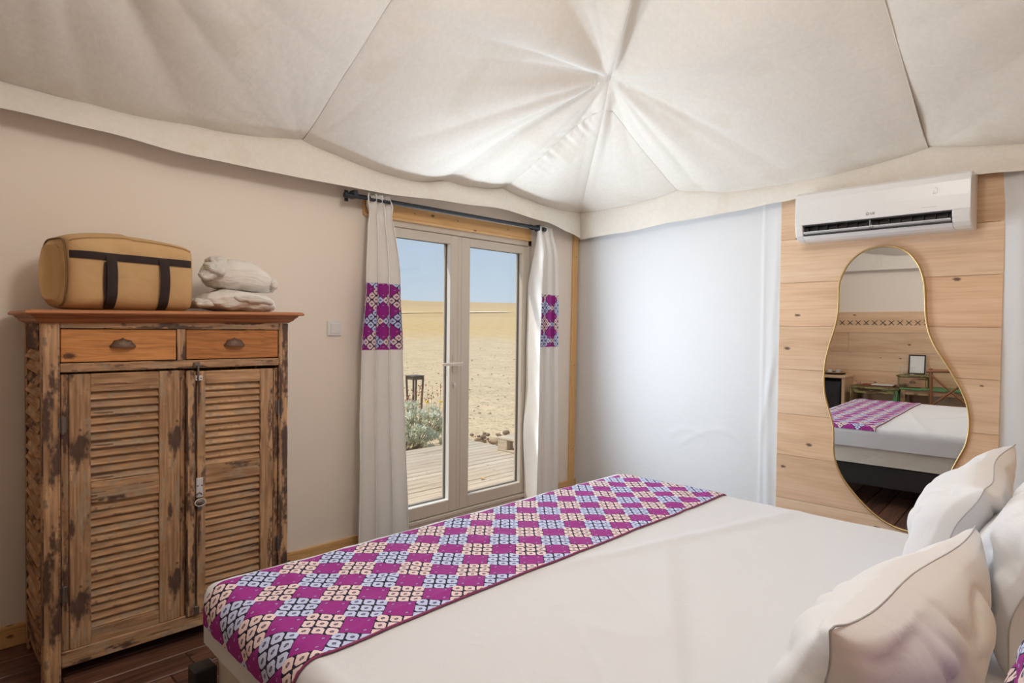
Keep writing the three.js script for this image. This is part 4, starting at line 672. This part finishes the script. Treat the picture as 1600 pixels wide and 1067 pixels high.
{
  table('side_table', 'narrow worn table with one green leg beside the fridge cabinet, seen in the mirror', -0.67, -2.19, -1.652, 0.645, yellow, yellow, green);
  table('desk', 'worn green wooden desk with a drawer box on it, seen in the mirror', -0.67, -1.648, -0.60, 0.662, green, mat.door, green);
  const b = thing('drawer_box', 'small wooden drawer box with metal pull on the green desk, seen in the mirror', 'box', [-0.66, 0.663, -1.52]);
  part('case', [bx(-0.17, 0.175, 0.002, 0.13, -0.15, -0.135, 0.002, 'y'), bx(-0.17, 0.175, 0.002, 0.13, 0.135, 0.15, 0.002, 'y'), bx(-0.17, 0.175, 0, 0.012, -0.135, 0.135, 0.001, 'z'), bx(-0.17, -0.155, 0.012, 0.13, -0.135, 0.135, 0.001, 'z')], yellow, b);
  part('lid', bx(-0.18, 0.19, 0.13, 0.147, -0.165, 0.165, 0.003, 'z'), yellow, b);
  const d = new THREE.Group(); d.name = 'drawer'; b.add(d); part('drawer_front', bx(0.16, 0.178, 0.014, 0.127, -0.132, 0.132, 0.002, 'z'), mat.door, d);
  part('pull', new THREE.SphereGeometry(0.032, 16, 10, 0, 6.2832, 0, 1.5708).scale(0.5, 0.8, 1).translate(0.178, 0.062, 0), mat.rust, d);
  const pf = thing('picture_frame', 'dark framed white card leaning on the boards above the drawer box, seen in the mirror', 'picture frame', [-0.80, 0.811, -1.525]); pf.rotation.z = 0.12;
  part('frame', [bx(-0.008, 0.008, 0, 0.236, -0.088, -0.074, 0.002, 'y'), bx(-0.008, 0.008, 0, 0.236, 0.074, 0.088, 0.002, 'y'), bx(-0.008, 0.008, 0, 0.014, -0.074, 0.074, 0.002, 'z'), bx(-0.008, 0.008, 0.222, 0.236, -0.074, 0.074, 0.002, 'z')], mat.black, pf); part('card', bx(-0.006, 0.002, 0.014, 0.222, -0.074, 0.074, 0.0005), mat.paper, pf);
  for (const [z, l] of [[-1.655, 'clear drinking glass at the left end of the drawer box lid, seen in the mirror'], [-1.552, 'clear drinking glass in front of the framed card, seen in the mirror']]) {
    const g = thing('drinking_glass', l, 'glass', [-0.68, 0.8105, z]);
    part('wall', new THREE.LatheGeometry([[0.022, 0.002], [0.027, 0.09]].map(([a, b2]) => new THREE.Vector2(a, b2)), 28), mat.tumbler, g); part('rim', new THREE.TorusGeometry(0.027, 0.0016, 6, 28).rotateX(Math.PI / 2).translate(0, 0.09, 0), mat.paper, g); part('foot', at(new THREE.CylinderGeometry(0.022, 0.022, 0.004, 28), 0, 0.002, 0), mat.paper, g);
  }
  const k = thing('book', 'flat red-brown folder lying on the narrow worn table, seen in the mirror', 'folder', [-0.74, 0.646, -1.94]); part('cover', bx(-0.1, 0.1, 0, 0.012, -0.16, 0.2, 0.002, 'z'), M([0.26, 0.07, 0.05]), k); part('pages', bx(-0.085, 0.105, 0.012, 0.02, -0.04, 0.19, 0.001, 'z'), mat.paper, k);
  const cp = thing('small_jar', 'small pink jar at the end of the narrow worn table, seen in the mirror', 'jar', [-0.72, 0.646, -2.13]); part('jar', new THREE.LatheGeometry([[0.001, 0], [0.018, 0], [0.02, 0.03], [0.016, 0.036], [0.001, 0.036]].map(([a, b2]) => new THREE.Vector2(a, b2)), 20), M([0.55, 0.3, 0.26]), cp);
  const dp = thing('potted_plant', 'small dark green plant in a pot on the green desk, seen in the mirror', 'plant', [-0.7, 0.663, -1.0]); part('pot', new THREE.LatheGeometry([[0.001, 0], [0.035, 0], [0.045, 0.07], [0.04, 0.07], [0.001, 0.06]].map(([a, b2]) => new THREE.Vector2(a, b2)), 20), M([0.2, 0.1, 0.07]), dp);
  const lg = [], rr = rng(61); for (let i = 0; i < 60; i++) { const q = new THREE.SphereGeometry(0.014, 6, 4).scale(1, 0.25, 0.6).rotateZ(rr() * 1.4 - 0.7).rotateY(rr() * 6.28); const an = rr() * 6.28, ra = rr() * 0.07; lg.push(at(q, Math.cos(an) * ra, 0.075 + rr() * 0.08, Math.sin(an) * ra)); } part('leaves', lg, M([0.05, 0.12, 0.06]), dp);
}
{ // chair with a crossed back, pushed up to the desk
  const c = thing('dining_chair', 'red-brown wooden chair with crossed back at the green desk, seen in the mirror', 'chair', [-0.28, 0, -1.1]);
  for (const z of [-0.185, 0.185]) { part('back_leg', [tube([[0.17, 0.003, z], [0.16, 0.25, z], [0.16, 0.46, z], [0.185, 0.72, z], [0.21, 0.925, z]], 0.017, 24, 8)], chairWood, c); part('front_leg', cyl([-0.17, 0, z], [-0.17, 0.45, z], 0.016, 10, 0.019), chairWood, c); }
  part('seat', at(box(0.4, 0.026, 0.42, 0.008, 'x'), -0.005, 0.478, 0), chairWood, c); part('top_rail', tube([[0.20, 0.895, -0.23], [0.216, 0.905, -0.1], [0.218, 0.908, 0.1], [0.20, 0.895, 0.23]], 0.021, 24, 8), chairWood, c);
  part('cross_rail', tube([[0.206, 0.85, -0.18], [0.185, 0.68, 0], [0.168, 0.51, 0.18]], 0.012, 20, 8), chairWood, c); part('cross_rail', tube([[0.206, 0.85, 0.18], [0.19, 0.68, 0], [0.168, 0.51, -0.18]], 0.012, 20, 8), chairWood, c);
  part('stretcher', [cyl([-0.17, 0.2, -0.185], [0.162, 0.2, -0.185], 0.01), cyl([-0.17, 0.2, 0.185], [0.162, 0.2, 0.185], 0.01), cyl([0, 0.2, -0.185], [0, 0.2, 0.185], 0.01)], chairWood, c);
}
// ───────────────────────── outside: deck, desert, bush, lantern, pallet, rubble ─────────────────────────
const groundY = (x, z) => { const r = Math.hypot(x - 1.6, z + 0.8), q = Math.max(0, Math.min(r, 340) - 8); const far = Math.max(0, r - 340); return -0.14 + 0.0028 * Math.pow(q, 1.5) + (fbm(x * 0.012 + 7, z * 0.012, 401, 4) - 0.5) * clamp((r - 30) / 250) * 7 + (fbm(x * 0.5, z * 0.5, 402, 3) - 0.5) * 0.10 * step(6.5, 12, r) - far * 0.02; };
{
  const gt = tex(1024, 1024, (u, v) => { const n = fbm(u * 12, v * 12, 411, 5, 12, 12), p = fbm(u * 120, v * 120, 412, 3, 120, 120), s = step(0.62, 0.72, fbm(u * 60, v * 60, 413, 3, 60, 60)); const k = 238 + (n - 0.5) * 34 + (p - 0.5) * 40 - s * 26; return [k, k * 0.985, k * 0.95]; }, { size: [5, 5] });
  const nr = 150, na = 200, pos = [], col = [], uv = [], idx = [];
  const pale = [0.75, 0.575, 0.37], sand = [0.80, 0.65, 0.455], gold = [0.74, 0.51, 0.235], brown = [0.60, 0.42, 0.24];
  for (let i = 0; i <= nr; i++) for (let j = 0; j <= na; j++) {
    const r = 0.5 * Math.pow(1100 / 0.5, i / nr), a = j / na * Math.PI * 2, x = 1.6 + r * Math.cos(a), z = -0.8 + r * Math.sin(a);
    const b = (fbm(x * 0.05, z * 0.05, 415, 4) - 0.5), f = step(34, 52, r * (1 + b * 0.5)), w = step(0.5, 0.62, fbm(x * 0.018, z * 0.018, 416, 4)) * step(50, 90, r);
    let c = mix3(mix3(pale, sand, step(10, 24, r) * clamp(0.5 + b * 3)), gold, f * clamp(0.85 + b)); c = mix3(c, brown, w * 0.35); if (r > 250) c = mix3(c, brown, step(250, 330, r) * 0.55);
    pos.push(x, groundY(x, z), z); col.push(...c); uv.push(x, z);
  }
  for (let i = 0; i < nr; i++) for (let j = 0; j < na; j++) { const q = i * (na + 1) + j; idx.push(q, q + 1, q + na + 1, q + 1, q + na + 2, q + na + 1); }
  const g = new THREE.BufferGeometry(); g.setAttribute('position', new THREE.Float32BufferAttribute(pos, 3)); g.setAttribute('color', new THREE.Float32BufferAttribute(col, 3)); g.setAttribute('uv', new THREE.Float32BufferAttribute(uv, 2)); g.setIndex(idx); g.computeVertexNormals();
  struct('ground', g, M(0xffffff, { vertexColors: true, map: gt, roughness: 1, bumpMap: gt, bumpScale: 0.05 }));
  // dirt track across the far field
  const trk = []; for (let i = 0; i <= 90; i++) { const a = -2.6 + i / 90 * 2.0, r = 168 + 6 * Math.sin(a * 5), x = 1.6 + r * Math.cos(a), z = -0.8 + r * Math.sin(a); trk.push([x, z, Math.cos(a), Math.sin(a)]); }
  struct('dirt_track', sheet(90, 2, (u, v) => { const [x, z, c, s] = trk[Math.round(u * 90)], o = (v - 0.5) * 10; const X = x + c * o, Z = z + s * o; return [X, groundY(X, Z) + 0.35, Z]; }, (u, v) => [u * 300, v * 10], true), M([0.80, 0.70, 0.54], { side: THREE.DoubleSide }));
}
{
  const d = structGroup('deck'), w = 0.112, r = rng(71);
  for (let i = 0; ; i++) { const z1 = Z0 - 0.105 - i * w, z0 = z1 - w + 0.007 + r() * 0.003; if (z0 < -5.56) break; const xr = z0 > -5.02 ? 5.9 : 4.85, sp = 1.6 + r() * 3; const y = 0.014 - r() * 0.005;
    part('deck_board', bx(-0.9, sp - 0.002, y - 0.028, y, z0, z1, 0.004), mat.deck[Math.floor(r() * 3)], d); part('deck_board', bx(sp + 0.002, xr, y - 0.028, y, z0, z1, 0.004), mat.deck[Math.floor(r() * 3)], d); }
  part('joist', [bx(-0.9, 4.8, -0.14, -0.018, -5.5, -5.45, 0.003), bx(-0.9, 5.85, -0.14, -0.018, -4.98, -4.93, 0.003), bx(-0.9, 5.85, -0.14, -0.018, -3.6, -3.55, 0.003), bx(4.76, 4.8, -0.14, -0.018, -5.5, -3.5, 0.003)], mat.deck[1], d);
  const lf = thing('fallen_leaf', 'yellow dry leaf lying on the wooden deck outside', 'leaf', [3.66, 0.014, -4.0]); const lm = M([0.62, 0.45, 0.1], { side: THREE.DoubleSide });
  part('blade', sheet(8, 6, (u, v) => { const a = u * 2 - 1, b = v * 2 - 1; return [a * 0.03, 0.004 + 0.008 * a * a + 0.006 * b * b, b * 0.016 * (1 - a * a * 0.9)]; }), lm, lf); part('stalk', cyl([0.028, 0.01, 0], [0.045, 0.004, 0.004], 0.001, 6), lm, lf);
  const p = thing('wooden_pallet', 'wooden pallet standing on the corner of the deck outside the door', 'pallet', [4.96, 0.015, -4.33], null, Math.PI / 2);
  for (const z of [-0.25, 0, 0.25]) for (const x of [-0.45, 0, 0.45]) part('block', at(box(0.14, 0.105, 0.1, 0.003, 'x', ro()), x, 0.0725, z), mat.deck[1], p);
  for (const z of [-0.25, 0, 0.25]) part('bottom_board', at(box(1.06, 0.02, 0.1, 0.003, 'x', ro()), 0, 0.01, z), mat.deck[0], p);
  for (let i = 0; i < 6; i++) part('top_board', at(box(1.06, 0.022, 0.098, 0.003, 'x', ro()), 0, 0.137, -0.255 + i * 0.102), mat.deck[i % 3], p);
}
{ // lantern stand: a square top on four tapering bars
  const l = thing('lantern_stand', 'dark metal lantern stand behind the pale bush outside', 'lantern stand', [4.62, groundY(4.62, -6.33), -6.33]), h = 0.74 - groundY(4.62, -6.33), bronze = M([0.13, 0.105, 0.085], { roughness: 0.6 });
  part('top_plate', at(box(0.175, 0.014, 0.175, 0.003), 0, h, 0), bronze, l); part('lamp_head', at(box(0.15, 0.04, 0.15, 0.004), 0, h - 0.027, 0), bronze, l);
  for (const [sx, sz] of [[-1, -1], [-1, 1], [1, -1], [1, 1]]) { const a = V(sx * 0.075, h - 0.01, sz * 0.075), b = V(sx * 0.045, 0, sz * 0.045); part('leg', cyl([b.x, b.y, b.z], [a.x, a.y, a.z], 0.014, 4, 0.016), bronze, l); }
  part('base', at(box(0.1, 0.012, 0.1, 0.002), 0, 0.12, 0), bronze, l);
}
{ // sage-coloured bush with a few yellow flowers and dry stalks
  const spot = [4.2, groundY(4.1, -5.95), -6.0], b = thing('sage_bush', 'pale grey-green bush with yellow flowers beyond the deck', 'bush', spot), r = rng(83);
  const pos = [], nor = [], st = [], cl = [];
  for (let k = 0; k < 230; k++) { const a = r() * 6.283, q = Math.sqrt(r()), x = Math.cos(a) * q * 0.68, z = Math.sin(a) * q * 0.32, y = (0.10 + 0.50 * r()) * Math.sqrt(Math.max(0.05, 1 - q * q * 0.7)); cl.push([x, y, z]); if (k % 3 === 0) st.push(tube([[x * 0.25, 0, z * 0.25], [x * 0.7, y * 0.6, z * 0.7], [x, y + 0.05, z]], 0.0028, 6, 5)); }
  for (const [cx, cy, cz] of cl) for (let i = 0; i < 44; i++) {
    const a = r() * 6.283, e = r() * 1.3, l = 0.03 + r() * 0.028, d = V(Math.cos(a) * Math.cos(e), Math.sin(e), Math.sin(a) * Math.cos(e)), o = V(cx + (r() - 0.5) * 0.07, cy + (r() - 0.5) * 0.07, cz + (r() - 0.5) * 0.07), s = V(-d.z, 0.2, d.x).normalize().multiplyScalar(0.007 + r() * 0.004), m = o.clone().addScaledVector(d, l * 0.5), t = o.clone().addScaledVector(d, l).add(V(0, -0.006, 0));
    for (const [p1, p2, p3] of [[o, m.clone().add(s), m.clone().sub(s)], [m.clone().sub(s), m.clone().add(s), t]]) { pos.push(...p1.toArray(), ...p2.toArray(), ...p3.toArray()); }
  }
  const g = new THREE.BufferGeometry(); g.setAttribute('position', new THREE.Float32BufferAttribute(pos, 3)); g.computeVertexNormals();
  const f = part('foliage', g, MP([0.78, 0.80, 0.64], { side: THREE.DoubleSide, roughness: 0.9, transmission: 0.3, thickness: 0 }), b); f.userData.kind = 'stuff';
  part('stems', st, M([0.30, 0.24, 0.16]), b);
  const dry = [], dm = M([0.42, 0.2, 0.12]); for (let i = 0; i < 16; i++) { const x = -0.1 + r() * 0.75, z = (r() - 0.5) * 0.4, h = 0.55 + r() * 0.32; dry.push(tube([[x, 0.1, z], [x + 0.02, h * 0.6, z], [x + 0.05 * (r() - 0.5), h, z + 0.02]], 0.0022, 8, 5)); for (let k = 0; k < 7; k++) dry.push(at(new THREE.SphereGeometry(0.009, 5, 4), x + (r() - 0.5) * 0.07, h - r() * 0.16, z + (r() - 0.5) * 0.05)); }
  part('dry_stalks', dry, dm, b);
  for (const [x, y, z] of [[0.27, 0.60, 0.12], [0.50, 0.52, 0.14], [0.58, 0.57, 0.0]]) { const fl = part('flower', [at(new THREE.SphereGeometry(0.011, 8, 6), 0, 0.004, 0), ...Array.from({ length: 8 }, (_, i) => at(new THREE.SphereGeometry(0.011, 6, 4).scale(1.2, 0.3, 0.6), 0.016, 0, 0).rotateY(i * 0.785))], M([0.85, 0.62, 0.03]), b); fl.position.set(x, y, z); fl.rotation.x = 0.5; part('flower_stalk', cyl([x * 0.8, 0.15, z * 0.8], [x, y, z], 0.002, 5), M([0.3, 0.33, 0.2]), b); }
}
{ // rubble heaped along the end of the deck
  const r = rng(97), stoneMat = [M([0.34, 0.22, 0.13], { roughness: 1 }), M([0.44, 0.31, 0.19], { roughness: 1 }), M([0.27, 0.17, 0.10], { roughness: 1 })];
  const stone = (s, seed) => { const g = mergeVertices(new THREE.IcosahedronGeometry(1, 2).deleteAttribute('uv').deleteAttribute('normal')), p = g.attributes.position; for (let i = 0; i < p.count; i++) { const v = V(p.getX(i), p.getY(i), p.getZ(i)), k = 0.75 + 0.5 * fbm(v.x * 1.6 + seed * 3, v.y * 1.6 + v.z * 1.9, seed, 2); p.setXYZ(i, v.x * k * s, v.y * k * s * 0.72, v.z * k * s); } g.computeVertexNormals(); return g; };
  const geos = [1, 2, 3, 4].map((k) => stone(1, k));
  const spots = []; for (let i = 0; i < 54; i++) spots.push([4.93 + i * 0.017 + (r() - 0.5) * 0.16, -5.88 + i * 0.006 + (r() - 0.5) * 0.42, 0.02 + r() * r() * 0.036]);
  spots.forEach(([x, z, s], i) => { const m = one('stone', geos[i % 4], stoneMat[i % 3], 'brown broken stone in the rubble at the end of the deck', 'stone', 'rubble at the end of the deck'); m.scale.set(s, s, s); m.rotation.y = r() * 6; m.position.set(x, Math.max(groundY(x, z), -0.14) + s * 0.45 + (i % 3 ? (i % 3) * 0.05 : 0), z); });
  const pg = geos[0], im = new THREE.InstancedMesh(pg, stoneMat[1], 2600), mtx = new THREE.Matrix4(); im.name = 'scattered_pebbles'; im.userData = { kind: 'stuff', label: 'small pale pebbles scattered over the desert ground', category: 'pebbles' };
  for (let i = 0; i < 2600; i++) { const rr = 5.5 + Math.pow(r(), 1.6) * 40, a = -0.35 - r() * 1.35, x = 1.6 + rr * Math.cos(a), z = -0.8 + rr * Math.sin(a), s = 0.006 + r() * r() * 0.03; if (z > -5.8 && x < 6.1) { mtx.makeScale(1e-4, 1e-4, 1e-4).setPosition(7, -0.2, -8); } else { mtx.makeRotationY(r() * 6).scale(V(s, s, s)).setPosition(x, groundY(x, z) + s * 0.3, z); } im.setMatrixAt(i, mtx); im.setColorAt(i, new THREE.Color().setRGB(0.9 + r() * 0.5, 0.9 + r() * 0.45, 0.85 + r() * 0.4)); }
  im.castShadow = im.receiveShadow = true; scene.add(im);
}
renderer.render(scene, camera);
